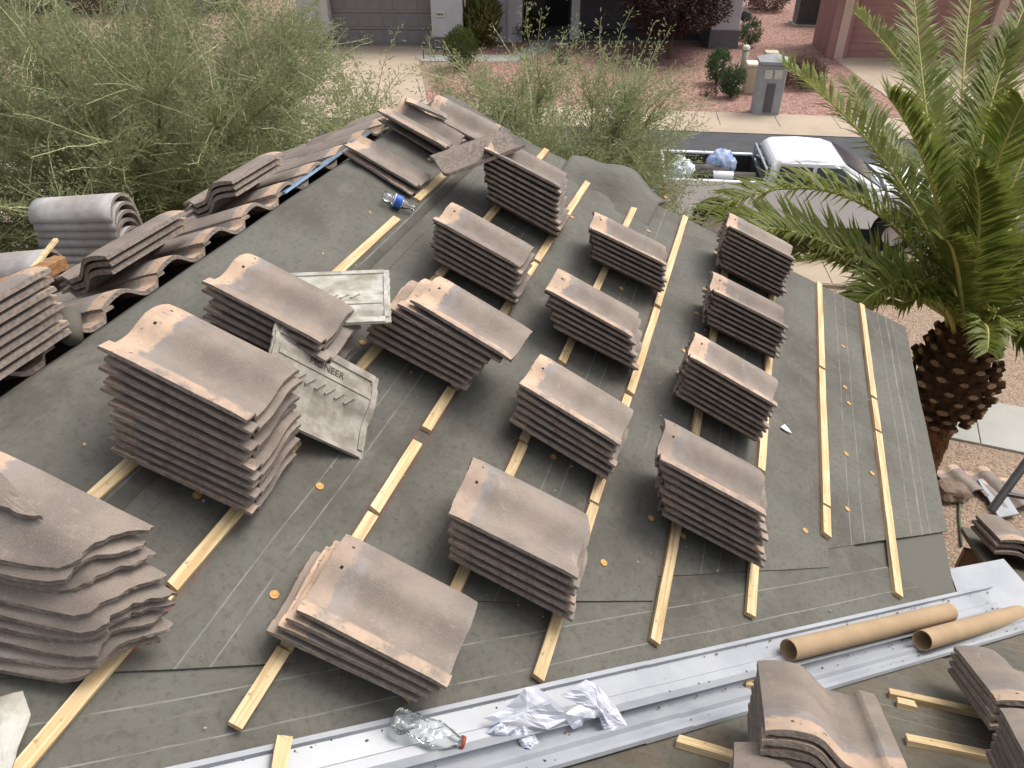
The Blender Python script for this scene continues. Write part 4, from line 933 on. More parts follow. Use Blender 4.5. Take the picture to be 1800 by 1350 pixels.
for i in range(12):                          # lower skirt, drooping, some yellowed
    a = 2 * pi * i / 12 + rnd.uniform(-.2, .2); L_ = rnd.uniform(.9, 1.4); d = Vector((cos(a), sin(a), 0))
    frond(base + d * .2 - UP * .05, base + d * L_ * .55 + UP * rnd.uniform(.2, .4), base + d * L_ + UP * (rnd.uniform(-.5, -.05) if i in (0, 1, 2, 3, 4, 5) else rnd.uniform(.1, .4)), 64, .30, M_PALMD if i in (5, 11) else M_PALM, droop=.5)

# ================================================================== HOUSES ACROSS THE STREET
M_GREYST = mk('grey_stucco', (.50, .495, .51), (.44, .435, .45), 2, .95, .4, 60); M_GREYBASE = mk('grey_base', (.15, .145, .155), (.125, .12, .13), 2, .95, .4, 60)
M_GARAGE = mk('garage_grey', (.22, .205, .205), (.19, .178, .178), 2, .7); M_PINKST = mk('pink_stucco', (.36, .20, .18), (.32, .175, .158), 2, .95, .4, 60)
M_PINKTRIM = mk('pink_trim', (.58, .42, .35), (.53, .38, .32), 3, .9); M_PINKGAR = mk('pink_garage', (.35, .185, .165), (.31, .16, .145), 2, .7)
M_GLASS = mk('window_glass', (.02, .022, .025), (.03, .032, .035), 2, .12, spec=.6); M_PLAQUE = mk('plaque', (.62, .60, .52), None, 20, .6); M_BLACK = mk('black_paint', (.015, .015, .016), None, 8, .5)
M_ROOFT = mk('roof_tile_red', (.20, .13, .10), (.15, .10, .08), 3, .9, .5, 20)
class House:
    def __init__(s, name, label, p0, p1):
        s.o = Vector((p0.x, p0.y, 0)); s.x = Vector((p1.x - p0.x, p1.y - p0.y, 0)).normalized(); s.n = Vector((-s.x.y, s.x.x, 0)); s.n = s.n if s.n.y > 0 else -s.n
        s.root = thing(name, s.o, label, 'house')
    def fx(s, px, py=60, dep=0):
        r = hit(px, py, s.o + s.n * dep, s.n); return (r - s.o).dot(s.x), r.z
    def box(s, name, x0, x1, d0, d1, z0, z1, m, parent=None, bev=0):
        mb = MB(); mb.box(s.o + s.x * x0 + s.n * d0 + UP * z0, s.x * (x1 - x0), s.n * (d1 - d0), UP * (z1 - z0)); o = mb.obj(name, m, parent or s.root)
        if bev: bevel_obj(o, bev)
        return o
def garage_door(H, x0, x1, dep, h, m, cols, rows=4):
    d = H.box('garage_door', x0, x1, dep, dep + .05, .01, h, m); cw = (x1 - x0) / cols; rh = h / rows
    pm = MB(); pm.box(Vector(), H.x * (cw * .82), H.n * -.022, UP * (rh * .62)); 
    me = MB(); a, b, c = H.x * (cw * .84), UP * (rh * .66), H.n * -.02
    p = [Vector(), a, a + b, b]; inn = [q_ * .9 + (a + b) * .05 + c for q_ in p]; me.add(p + inn, [(0, 1, 5, 4), (1, 2, 6, 5), (2, 3, 7, 6), (3, 0, 4, 7), (4, 5, 6, 7)]); me = me.mesh('door_panel', m)
    for r in range(rows):
        for c_ in range(cols):
            link('door_panel', me, d, Matrix.Translation(H.o + H.x * (x0 + cw * (c_ + .08)) + H.n * dep + UP * (.01 + rh * (r + .17))))
    for r in range(1, rows): H.box('panel_joint', x0, x1, dep - .004, dep + .01, rh * r - .008, rh * r + .008, M_BLACK, d)
    return d
g0, g1 = gp(583, 84), gp(815, 85.5)
A = House('grey_house', 'grey stucco house with panelled garage door across the street', g0, g1)
X = lambda px, py=60, dep=0: A.fx(px, py, dep)[0]
HT = 2.9
A.box('wall', X(530), X(583), -.15, .9, 0, HT, A and M_GREYST, bev=.04); A.box('base_course', X(530) - .03, X(583) + .03, -.19, .5, 0, .45, M_GREYBASE, bev=.03)
garage_door(A, X(583) + .02, X(760) - .02, .35, 2.2, M_GARAGE, 8); A.box('wall', X(583) + .0, X(760), .3, .9, 2.2, HT, M_GREYST)
A.box('wall', X(760), X(815), -.15, .9, 0, HT, M_GREYST, bev=.04); A.box('base_course', X(760) - .03, X(815) + .03, -.19, .5, 0, .42, M_GREYBASE, bev=.03)
x_, z_ = A.fx(773, 25, -.16); pl = A.box('plaque', x_ - .16, x_ + .17, -.19, -.15, z_ - .09, z_ + .09, M_PLAQUE, bev=.01)
for i in range(5): A.box('number_mark', x_ - .115 + i * .05, x_ - .085 + i * .05, -.194, -.188, z_ - .035, z_ + .04, M_BLACK, pl)
dw = 1.1
A.box('wall', X(815), X(834, 60, dw), dw, dw + .3, 0, HT, M_GREYST); 
wn_ = A.box('window', X(834, 60, dw), X(866, 60, dw), dw + .1, dw + .16, 0.1, HT, M_GLASS); 
for px in (834, 848, 864): A.box('frame', X(px, 60, dw), X(px, 60, dw) + .05, dw + .02, dw + .12, .1, HT, M_GREYBASE, wn_)
A.box('wall', X(866, 60, dw), X(918, 60, dw), dw, dw + .3, 0, HT, M_GREYST, bev=.03); A.box('downspout', X(892, 60, dw), X(892, 60, dw) + .06, dw - .07, dw - .005, .1, HT, M_GREYST)
A.box('wall', X(918, 60, dw) - .3, X(918, 60, dw), dw + .3, dw + 3.2, 0, HT, M_GREYST)
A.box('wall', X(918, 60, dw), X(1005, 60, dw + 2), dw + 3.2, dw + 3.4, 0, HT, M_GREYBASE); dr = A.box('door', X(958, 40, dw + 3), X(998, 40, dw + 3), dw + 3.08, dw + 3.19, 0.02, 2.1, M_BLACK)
A.box('handle', X(994, 40, dw + 3), X(996, 40, dw + 3), dw + 3.02, dw + 3.08, .95, 1.1, M_STEEL, dr)
A.box('column', X(1003, 50, dw + .6), X(1018, 50, dw + .6), dw + .4, dw + .75, 0, HT, M_GREYST, bev=.03); A.box('base_course', X(1003, 50, dw + .6) - .04, X(1018, 50, dw + .6) + .04, dw + .36, dw + .79, 0, .4, M_GREYST, bev=.02)
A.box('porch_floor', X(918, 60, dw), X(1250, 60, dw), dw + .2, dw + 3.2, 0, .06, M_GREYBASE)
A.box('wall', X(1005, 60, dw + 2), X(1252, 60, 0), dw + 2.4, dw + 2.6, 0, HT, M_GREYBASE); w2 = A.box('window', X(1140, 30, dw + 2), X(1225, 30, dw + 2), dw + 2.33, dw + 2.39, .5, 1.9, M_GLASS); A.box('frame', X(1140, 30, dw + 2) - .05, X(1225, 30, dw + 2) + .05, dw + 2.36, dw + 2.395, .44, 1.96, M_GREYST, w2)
A.box('wall', X(1252), X(1302), .3, 6, 0, HT, M_GREYST, bev=.04); A.box('base_course', X(1252) - .04, X(1302) + .04, .26, 4, 0, .62, M_GREYBASE, bev=.03)
A.box('roof', X(520) - .4, X(1302) + .5, -.5, 9, HT + .01, HT + .3, M_ROOFT)
mb = MB(); c = [A.o + A.x * a + A.n * b + UP * (HT + .3) for a, b in ((X(520) - .4, -.5), (X(1302) + .5, -.5), (X(1302) + .5, 9), (X(520) - .4, 9))]; t = [A.o + A.x * a + A.n * 4.2 + UP * (HT + 2) for a in (X(520) + 4, X(1302) - 4)]
mb.add(c + t, [(0, 1, 5, 4), (1, 2, 5), (2, 3, 4, 5), (3, 0, 4)]); mb.obj('roof', M_ROOFT, A.root)
# pink house on the right
g0, g1 = gp(1478, 103), gp(1735, 110)
Bh = House('pink_house', 'dusty red stucco house with wide garage at upper right', g0, g1); X = lambda px, py=80, dep=0: Bh.fx(px, py, dep)[0]
xg0, xg1 = X(1496, 60), X(1728, 80)
Bh.box('wall', xg0 - .66, xg0 - .42, -.02, 2.4, 0, HT, M_PINKST); Bh.box('wall', xg0 + 1.6, xg0 + 8, 2.4, 9, 0, HT, M_PINKST)
Bh.box('trim', xg0 - .42, xg0 - .12, -.06, .3, 0, 2.35, M_PINKTRIM, bev=.02); Bh.box('trim', xg1 + .06, xg1 + .36, -.06, .3, 0, 2.35, M_PINKTRIM, bev=.02); Bh.box('trim', xg0 - .42, xg1 + .36, -.06, .3, 2.352, 2.6, M_PINKTRIM, bev=.02)
Bh.box('wall', xg0 - .12, xg0, .0, .3, 0, 2.35, M_PINKST)
d = Bh.box('garage_door', xg0, xg1 + .06, .22, .27, .01, 2.35, M_PINKGAR)
for r in range(1, 10): Bh.box('panel_joint', xg0, xg1 + .06, .205, .225, .235 * r - .006, .235 * r + .006, M_PINKST, d)
Bh.box('wall', xg1 + .36, xg1 + 3, 0, .8, 0, HT, M_PINKST); Bh.box('wall', xg0 - .4, xg1 + .36, .05, .8, 2.6, HT, M_PINKST)
x_, z_ = Bh.fx(1770, 27); pl = Bh.box('plaque', x_ - .2, x_ + .2, -.04, 0, z_ - .1, z_ + .1, M_PLAQUE, bev=.01)
for i in range(5): Bh.box('number_mark', x_ - .13 + i * .055, x_ - .095 + i * .055, -.046, -.038, z_ - .04, z_ + .045, M_BLACK, pl)
Bh.box('roof', xg0 - .9, xg1 + 3.5, -.6, 2.6, HT + .01, HT + .35, M_ROOFT)
# brown house behind the tree at the upper left
g0, g1 = gp(-350, 45), gp(500, 30)
Ch = House('brown_house', 'brown house glimpsed through the twigs at upper left', g0, g1); L_ = (g1 - g0).length
Ch.box('wall', -2, L_ - 2.2, 1.5, 8, 0, HT, mk('brown_stucco', (.17, .10, .075), (.14, .085, .065), 2, .95)); Ch.box('garage_door', L_ - 7.2, L_ - 3.2, 1.4, 1.49, .0, 2.2, M_GARAGE); Ch.box('window', 3, 5, 1.42, 1.49, .8, 2, M_GLASS); Ch.box('roof', -2.6, L_ - 1.6, .8, 8.6, HT + .01, HT + .35, M_ROOFT)

# ================================================================== STREET FURNITURE
M_PILLAR = mk('grey_pillar', (.36, .36, .37), (.31, .31, .32), 4, .95, .4, 60); M_BEIGE = mk('beige_box', (.55, .47, .33), (.5, .43, .3), 4, .7); M_SAGE = mk('sage_post', (.40, .42, .33), None, 4, .6); M_CREAM = mk('cream_cap', (.75, .70, .55), None, 5, .6); M_SLOT = mk('pillar_slot', (.12, .115, .125), None, 6, .7)
def sbox(name, p, sx, sy, z0, z1, m, parent, bev=.01, off=(0, 0)):
    mb = MB(); mb.box(p + SD * (off[0] - sx / 2) + SN * (off[1] - sy / 2) + UP * z0, SD * sx, SN * sy, UP * (z1 - z0)); o = mb.obj(name, m, parent)
    if bev: bevel_obj(o, bev)
    return o
p = gp(1343, 200); t = thing('mailbox_pillar', p, 'grey stucco mailbox pillar with two white plates by the pavement', 'mailbox')
sbox('pillar', p, .68, .6, 0, 1.32, M_PILLAR, t, .03); sbox('pillar_cap', p, .80, .72, 1.322, 1.40, M_PILLAR, t, .02)
mb = MB(); c = [p + SD * a * .4 + SN * b * .36 + UP * 1.402 for a, b in ((-1, -1), (1, -1), (1, 1), (-1, 1))] + [p + UP * 1.56]; mb.add(c, [(0, 1, 4), (1, 2, 4), (2, 3, 4), (3, 0, 4)]); mb.obj('pillar_cap', M_CREAM and M_PILLAR, t)
sbox('slot', p, .22, .03, .12, .86, M_SLOT, t, .005, (.0, -.31))
for o_ in (-.125, .125): sbox('plate', p, .2, .03, .98, 1.2, M_PLAQUE, t, .005, (o_, -.31))
p = gp(1303, 138); t = thing('utility_post', p, 'slim sage green post with a white cap on red gravel', 'utility post')
mb = MB(); mb.lathe(p, UP, [(.1, 0), (.1, .85)], 14, cap=True); mb.obj('post', M_SAGE, t, True); mb = MB(); mb.lathe(p, UP, [(.12, .852), (.12, .93), (.07, .98), (.001, .99)], 14); mb.obj('post_cap', M_CREAM, t, True)
p = gp(1322, 162); t = thing('utility_box', p, 'beige utility box right behind the mailbox pillar', 'utility box'); sbox('box_body', p, .55, .5, 0, .75, M_BEIGE, t, .03); sbox('box_lid', p, .6, .55, .752, .84, M_CREAM, t, .03); sbox('box_body', p + SD * .55 + SN * 1.0, .4, .4, 0, .95, M_BEIGE, t, .03)
p = gp(1415, 43); t = thing('air_conditioner', p, 'dark grey air conditioning unit beside the pink house', 'air conditioner'); sbox('pad', p, 1.1, 1.1, 0, .07, M_CONCG, t); sbox('case', p, .9, .9, .072, 1.22, mk('ac_grey', (.13, .14, .14), None, 4, .5), t, .03)
for i in range(10): sbox('slat', p, .03, .02, .15, 1.1, M_DARK, t, 0, (-.40 + i * .088, -.462))
mb = MB(); mb.lathe(p + UP * 1.222, UP, [(.40, 0), (.40, .05), (.36, .05), (.36, .0)], 24); mb.obj('fan_guard', M_GREYMETAL, t, True)
p = gp(1306, 55); t = thing('gas_meter', p, 'dark gas meter on the grey house side wall', 'meter'); mb = MB(); mb.lathe(p + UP * .55 - SN * .0, -SN, [(.001, -.12), (.2, -.12), (.2, .12), (.001, .12)], 14); mb.obj('meter_body', M_DARK, t, True); mb = MB(); mb.tube([p, p + UP * .9, p + UP * 1.3 + SN * .3], .025, 8); mb.obj('pipe', M_GREYMETAL, t)
for (px, py, nm) in ((745, 104, 'black path light at the corner of the driveway'), (876, 92, 'black path light beside the curved entry path')):
    p = gp(px, py); t = thing('path_light', p, nm, 'path light', 'path lights'); mb = MB(); mb.tube([p, p + UP * .4], .015, 6); mb.obj('stem', M_DARK, t); mb = MB(); mb.lathe(p + UP * .4, UP, [(.05, 0), (.06, .1), (.11, .11), (.02, .17)], 10); mb.obj('lamp_shade', M_DARK, t)

# ================================================================== PICKUP TRUCK
M_TWHITE = mk('truck_white', (.80, .81, .84), (.78, .79, .82), 1, .25, spec=.5); M_TYRE = mk('tyre', (.02, .02, .02), None, 10, .9); M_RIM = mk('rim', (.45, .45, .46), None, 6, .35, metal=.8); M_LAMP = mk('tail_red', (.5, .03, .02), None, 8, .3)
TO = gp(1167, 314, 1.22); TO = Vector((TO.x, TO.y, 0)); TD = (SD * 1 + SN * .0).normalized(); TN = SN    # near rear corner
tr = thing('pickup_truck', TO + TD * 2.8 + TN * .9, 'white pickup truck with loaded bed parked on the street', 'pickup truck')
def TP(a, c, z): return TO + TD * a + TN * c + UP * z
def tbox(name, a0, a1, c0, c1, z0, z1, m, parent=tr, bev=.03):
    mb = MB(); mb.box(TP(a0, c0, z0), TD * (a1 - a0), TN * (c1 - c0), UP * (z1 - z0)); o = mb.obj(name, m, parent)
    if bev: bevel_obj(o, bev, 3)
    return o
WD = 1.62
def prism(name, prof, c0, c1, m, inset=None, parent=tr, bev=.03):
    k = len(prof); mb = MB(); n_ = [TP(a, c0 + (inset[i] if inset else 0), z) for i, (a, z) in enumerate(prof)]; f_ = [TP(a, c1 - (inset[i] if inset else 0), z) for i, (a, z) in enumerate(prof)]
    mb.add(n_ + f_, [tuple(range(k)), tuple(reversed(range(k, 2 * k)))] + [(i, k + i, k + (i + 1) % k, (i + 1) % k) for i in range(k)]); 
    bm = bmesh.new(); me = mb.mesh(name, m); bm.from_mesh(me); bmesh.ops.recalc_face_normals(bm, faces=bm.faces); bm.to_mesh(me); bm.free(); o = link(name, me, parent)
    if bev: bevel_obj(o, bev, 3)
    return o
def arch_side(a0, a1, zl, zt, wheels):
    pr = [(a0, zt), (a0, zl)]
    for wc in wheels:
        for i in range(9): an = pi - pi * i / 8; pr.append((wc + .42 * cos(an), zl + .42 * sin(an) * 1.0))
    pr += [(a1, zl), (a1, zt)]; return pr
prism('bed_side', arch_side(0, 1.72, .52, 1.22, (.98,)), 0, .09, M_TWHITE, bev=.015); prism('bed_side', arch_side(0, 1.72, .52, 1.22, (.98,)), WD - .09, WD, M_TWHITE, bev=.015)
tbox('tailgate', 0, .07, .092, WD - .092, .55, 1.2, M_TWHITE); tbox('bed_floor', .07, 1.72, .092, WD - .092, .62, .68, M_DARK, bev=0); tbox('bed_liner', .072, 1.7, .094, .11, .68, 1.19, M_DARK, bev=0); tbox('bed_liner', .072, 1.7, WD - .11, WD - .094, .68, 1.19, M_DARK, bev=0); tbox('bed_liner', 1.70, 1.73, .094, WD - .094, .68, 1.19, M_DARK, bev=0)
prism('cab_body', arch_side(1.74, 4.9, .45, 1.12, (4.1,)), 0, WD, M_TWHITE, bev=.04)
prism('hood', [(3.7, 1.14), (4.9, 1.06), (4.92, .9), (3.7, .9)], .03, WD - .03, M_TWHITE, bev=.04)
prism('cab_roof', [(1.76, 1.121), (1.82, 1.50), (1.95, 1.60), (2.4, 1.63), (2.85, 1.60), (3.02, 1.54), (3.78, 1.121)], 0, WD, M_TWHITE, [.01, .10, .17, .18, .17, .12, .01], bev=.09)
def quad(name, pts, m, parent=tr):
    mb = MB(); c = sum(pts, Vector()) / 4; mb.add(pts, [(0, 1, 2, 3)]); o = mb.obj(name, m, parent); sm = o.modifiers.new('s', 'SOLIDIFY'); sm.thickness = .012; sm.offset = 0; return o
M_WS = mk('windscreen', (.05, .075, .085), (.035, .05, .06), 2, .08, spec=.8)
quad('windscreen', [TP(3.07, .21, 1.535), TP(3.07, WD - .21, 1.535), TP(3.74, WD - .1, 1.165), TP(3.74, .1, 1.165)], M_WS)
quad('rear_window', [TP(1.80, .2, 1.47), TP(1.80, WD - .2, 1.47), TP(1.752, WD - .15, 1.2), TP(1.752, .15, 1.2)], M_WS)
for c_, s_ in ((.005, 1), (WD - .005, -1)):
    for a0, a1, t0, t1 in ((1.90, 2.50, 1.96, 2.50), (2.57, 3.45, 2.57, 2.98)):
        quad('side_window', [TP(a0, c_ + s_ * .005, 1.16), TP(a1, c_ + s_ * .005, 1.16), TP(t1, c_ + s_ * .085, 1.49), TP(t0, c_ + s_ * .085, 1.49)], M_WS)
for a in (.98, 4.1):
    for c_ in (.0, WD - .22):
        mb = MB(); q_ = TP(a, c_, .37); mb.lathe(q_, TN, [(.20, 0.01), (.35, .0), (.37, .03), (.37, .19), (.35, .22), (.2, .21)], 22); wh = mb.obj('wheel', M_TYRE, tr, True); mb = MB(); mb.lathe(q_, TN, [(.001, .03), (.08, .02), (.2, .03), (.21, .012)], 18); mb.obj('rim', M_RIM, wh, True)
for c_ in (-.012, WD - .15): tbox('tail_light', -.018, .06, c_, c_ + .16, .84, 1.12, M_LAMP, bev=.015)
for c_ in (.03, WD - .3): tbox('headlight', 4.86, 4.93, c_, c_ + .27, .78, .95, M_WHITE, bev=.02)
tbox('bumper', -.12, -.02, .05, WD - .05, .42, .58, M_RIM); tbox('bumper', 4.93, 5.03, .02, WD - .02, .4, .62, M_TWHITE)
for c_ in (-.16, WD + .02): tbox('mirror', 3.28, 3.38, c_, c_ + .14, 1.14, 1.32, M_DARK)
mb = MB(); mb.tube([TP(3.77, .1, 1.14), TP(3.86, WD / 2, 1.14), TP(3.77, WD - .1, 1.14)], .03, 6); mb.obj('wiper_cowl', M_DARK, tr)
mb = MB(); mb.tube([TP(1.74, .1, 1.0), TP(1.74, .1, 1.42), TP(1.74, WD - .1, 1.42), TP(1.74, WD - .1, 1.0)], .022, 8); mb.obj('headache_rack', M_GREYMETAL, tr)
def blob(name, c, r, m, label, cat, seed, sq=(1, 1, .7)):
    bm = bmesh.new(); bmesh.ops.create_icosphere(bm, subdivisions=4, radius=1); 
    for v in bm.verts:
        p = v.co.copy(); k = 1 + .22 * noise.noise(p * 2.2 + Vector((seed, 0, 0))) + .12 * noise.noise(p * 6 + Vector((0, seed, 0))); p = p * k
        if p.z < -.55: p.z = -.55
        v.co = Vector((p.x * r * sq[0], p.y * r * sq[1], p.z * r * sq[2]))
    me = bpy.data.meshes.new(name); bm.to_mesh(me); bm.free(); me.materials.append(m); me.polygons.foreach_set('use_smooth', [True] * len(me.polygons))
    return tag(link(name, me, None, Matrix.Translation(c)), label, cat)
blob('plastic_bag', TP(1.08, 1.0, 1.14), .30, mk('blue_bag', (.14, .24, .55), (.55, .62, .74), 7, .35, .6, 14), 'crinkled blue plastic bag in the truck bed', 'bag', 3, (.9, .9, 1))
blob('plastic_bag', TP(.34, .62, 1.06), .34, mk('white_bag', (.68, .72, .76), (.55, .60, .66), 6, .4, .6, 12), 'white plastic sack at the rear of the truck bed', 'bag', 9, (.8, 1.1, 1))
for i, (a0, a1, c_, z_, m, lb_) in enumerate(((.55, 1.6, .32, 1.17, mk('olive_roll', (.08, .075, .055), None, 5, .8), 'dark olive roll with white band in the truck bed'), (.5, 1.2, .80, 1.12, mk('grey_roll', (.13, .12, .11), None, 5, .8), 'dark grey felt roll in middle of the truck bed'))):
    t = thing('felt_roll', TP((a0 + a1) / 2, c_, z_), lb_, 'felt roll'); mb = MB(); mb.lathe(TP(a0, c_, z_), TD, [(.04, 0), (.11, 0), (.11, a1 - a0), (.04, a1 - a0)], 16); mb.obj('roll', m, t, True)
    if i == 0: mb = MB(); mb.lathe(TP(a0 + .32, c_, z_), TD, [(.112, 0), (.114, .01), (.114, .34), (.112, .35)], 16); mb.obj('paper_band', M_WHITE, t, True)

# ================================================================== PLANTS
def cloud_leaves(mb, c, rad, n, size, seed, flat=1, up=.3, shell=.35, asp=2.2):
    r2 = random.Random(seed)
    for i in range(n):
        while True:
            d = Vector((r2.uniform(-1, 1), r2.uniform(-1, 1), r2.uniform(-1, 1)))
            if .05 < d.length < 1: break
        d = d.normalized() * (shell + (1 - shell) * r2.random() ** .5) * (1 + .25 * noise.noise(d * 2.3 + Vector((seed, 0, 0)))); p = c + Vector((d.x * rad[0], d.y * rad[1], d.z * rad[2]))
        if noise.noise(p * 3.1 + Vector((0, seed, 0))) < -.28: continue
        e = (d.normalized() * .6 + Vector((r2.uniform(-1, 1), r2.uniform(-1, 1), r2.uniform(-.6, .6) + up))).normalized(); s = e.orthogonal().normalized(); s = (s * cos(i) + e.cross(s) * sin(i)) * size / asp; e = e * size * r2.uniform(.6, 1.3)
        mb.add([p - s * .5, p + e * .5 + s * .1, p + e, p + e * .5 - s * .9 * .5], [(0, 1, 2, 3)])
def bush(name, px, py, w_, h_, m, label, n=500, size=.1, up=.6, cat='shrub', stems=3):
    p = gp(px, py); t = thing(name, p, label, cat); mb = MB(); cloud_leaves(mb, p + UP * h_ * .5, (w_ / 2, w_ / 2, h_ * .52), n * 3, size * 1.15, int(px), up=up); mb.obj('foliage', m, t)
    mb = MB()
    for i in range(stems): a = i * 2.1; mb.tube([p, p + Vector((cos(a) * w_ * .2, sin(a) * w_ * .2, h_ * .6))], [.03, .01], 5)
    mb.obj('stem', M_TWIG, t); return t
M_TWIG = mk('twig_brown', (.16, .11, .07), (.10, .07, .045), 6, .9)
M_SHRUB = leaf_material('shrub_green', (.07, .10, .02), (.10, .13, .03), (.14, .15, .04)); M_SHRUBY = leaf_material('shrub_yellow', (.16, .17, .05), (.20, .18, .06), (.12, .13, .04)); M_SUCC = leaf_material('succulent_green', (.06, .10, .045), (.08, .13, .06), (.11, .14, .07)); M_DRY = leaf_material('dry_bush', (.16, .10, .075), (.12, .075, .06), (.2, .13, .09)); M_PLUM = leaf_material('plum_leaf', (.035, .016, .016), (.055, .026, .022), (.075, .045, .03), .2); M_DKGREEN = leaf_material('dark_green', (.03, .05, .02), (.04, .065, .025), (.06, .08, .03))
bush('round_shrub', 810, 122, 1.1, 1.25, M_SHRUB, 'rounded green shrub beside the entry path', 1600, .09, .9)
bush('fan_shrub', 848, 82, 1.25, 1.6, M_SHRUBY, 'feathery olive shrub against the grey house wall', 900, .28, 1.2); bush('low_shrub', 826, 78, .9, .9, M_SHRUBY, 'small yellow-green shrub beside the garage pillar', 500, .12, .9); bush('low_shrub', 916, 72, .8, .7, M_SHRUBY, 'low yellow-green shrub at the entry corner', 400, .12, .9); bush('low_shrub', 935, 62, .8, .8, M_SHRUB, 'small green shrub just inside the entry', 400, .12, .9)
bush('succulent', 1258, 148, .75, 1.0, M_SUCC, 'tall green succulent on red gravel, left of the post', 700, .1, 1.3); bush('succulent', 1284, 172, .65, .85, M_SUCC, 'smaller green succulent nearest the mailbox pillar', 600, .1, 1.3); bush('succulent', 1315, 82, .8, .95, M_SUCC, 'green succulent beside the grey corner pillar', 600, .1, 1.3)
bush('dry_shrub', 1405, 152, 1.4, .8, M_DRY, 'dry brown shrub right of the mailbox pillar', 900, .12, .5); bush('dry_shrub', 1242, 170, .6, .3, M_DRY, 'tiny dry brown tuft below the succulents', 200, .08, .4); bush('dry_shrub', 1345, 18, 2.0, 1.0, M_DRY, 'wide olive-brown shrub between the two houses', 900, .16, .5)
bush('dry_shrub', 35, 92, 3.2, 1.2, M_DRY, 'reddish dry shrub behind the big tree at left', 1200, .14, .4); bush('dark_shrub', 10, 60, 3.5, 2.2, M_DKGREEN, 'dark green shrub in the upper left corner', 1800, .16, .4)
p = gp(987, 112); mb = MB(); mb.lathe(p, UP, [(.27, 0), (.24, .2), (.21, .55), (.2, .62), (.001, .64)], 10); o = mb.obj('tree_stump', mk('stump', (.16, .13, .11), (.10, .08, .065), 8, .95, .6, 20)); tag(o, 'grey-brown tree stump on the red gravel', 'stump')
# plum tree
p = gp(1175, 104); t = thing('plum_tree', p, 'small dark purple-leaved tree on the red gravel yard', 'tree'); mb = MB(); mb.tube([p, p + UP * .5, p + UP * 1.1 + SD * .05], [.10, .085, .08], 8)
for i in range(7): a = i * .9; mb.tube([p + UP * 1.0, p + UP * 1.7 + Vector((cos(a) * .6, sin(a) * .6, 0)), p + UP * 2.5 + Vector((cos(a) * 1.2, sin(a) * 1.2, 0))], [.05, .03, .01], 5)
mb.obj('trunk', M_TWIG, t); mb = MB(); cloud_leaves(mb, p + UP * 1.9, (1.75, 1.75, 1.15), 26000, .14, 55, up=.0, shell=.3, asp=1.8); mb.obj('crown', M_PLUM, t)

# palo verde trees: limbs, green twigs, feathery leaflets
M_PVLIMB = mk('green_limb', (.25, .24, .12), (.16, .17, .075), 5, .8); M_PVTWIG = mk('green_twig', (.50, .48, .28), (.32, .33, .16), 2, .8)
M_PVLEAF = leaf_material('feather_leaf', (.26, .29, .145), (.33, .36, .19), (.44, .43, .24), .5)
def palo_verde(name, base, cen, rad, nl, nt_, seed, label, per=46, lsz=.05):
    r2 = random.Random(seed); t = thing(name, base, label, 'tree'); tk = MB(); fork = base + UP * .7 + (cen - base) * .12; tk.tube([base, base + UP * .35, fork], [.17, .14, .12], 9); tk.obj('trunk', M_PVLIMB, t, True)
    limbs = []; lm = MB()
    for i in range(nl):
        while True:
            d = Vector((r2.uniform(-1, 1), r2.uniform(-1, 1), r2.uniform(-.35, 1)))
            if .4 < d.length < 1: break
        e = cen + Vector((d.x * rad[0], d.y * rad[1], d.z * rad[2])) * .95; m_ = (fork + e) / 2 + Vector((r2.uniform(-.3, .3), r2.uniform(-.3, .3), r2.uniform(.1, .5))) ; pts = []
        for k in range(9): s = k / 8; q_ = fork * (1 - s) ** 2 + m_ * 2 * s * (1 - s) + e * s * s; pts.append(q_ + Vector((noise.noise(q_ * 1.5), noise.noise(q_ * 1.5 + Vector((9, 0, 0))), noise.noise(q_ * 1.5 + Vector((0, 9, 0))))) * .12 * s)
        lm.tube(pts, [.05 * (1 - s / 8.5) ** 1.1 + .006 for s in range(9)], 5); limbs.append(pts)
    lm.obj('limb', M_PVLIMB, t, True); tw = MB(); lv = []; lf = []
    allp = [(q_, (pts[min(k + 1, 8)] - pts[max(0, k - 1)]).normalized()) for pts in limbs for k, q_ in enumerate(pts) if k > 2]
    for i in range(nt_):
        q_, d0 = allp[r2.randrange(len(allp))]; d = (d0 * .7 + Vector((r2.gauss(0, .6), r2.gauss(0, .6), r2.gauss(.25, .5)))).normalized(); ln = r2.uniform(.45, 1.1); pts = [q_]
        for k in range(5): d = (d + Vector((r2.gauss(0, .18), r2.gauss(0, .18), r2.gauss(.0, .16)))).normalized(); pts.append(pts[-1] + d * ln / 5)
        tw.tube(pts, [.007, .006, .005, .0045, .004, .003], 3, cap=False)
        for k in range(per):
            s = r2.uniform(.4, 4.99); j = int(s); f = s - j; p_ = pts[j] * (1 - f) + pts[j + 1] * f; dd = (pts[j + 1] - pts[j]).normalized()
            e = (dd * .5 + Vector((r2.gauss(0, .7), r2.gauss(0, .7), r2.gauss(.1, .5)))).normalized(); p_ = p_ + e * r2.uniform(0, .10); sd = e.orthogonal().normalized(); an = r2.random() * 6.3; sd = (sd * cos(an) + e.cross(sd) * sin(an)) * lsz * .11; e = e * lsz * r2.uniform(.6, 1.4)
            b = len(lv); lv += [tuple(p_ - sd), tuple(p_ + e * .5 + sd), tuple(p_ + e), tuple(p_ + e * .4 - sd * 1.6)]; lf.append((b, b + 1, b + 2, b + 3))
    tw.obj('twig', M_PVTWIG, t); me = bpy.data.meshes.new('crown'); me.from_pydata(lv, [], lf); me.materials.append(M_PVLEAF); me.update(); link('crown', me, t)
palo_verde('palo_verde_tree', Vector((-5.0, 9.8, 0)), Vector((-5.3, 10.2, 2.75)), (4.2, 3.4, 2.2), 80, 3600, 21, 'large feathery green desert tree filling the upper left', 100, .048)
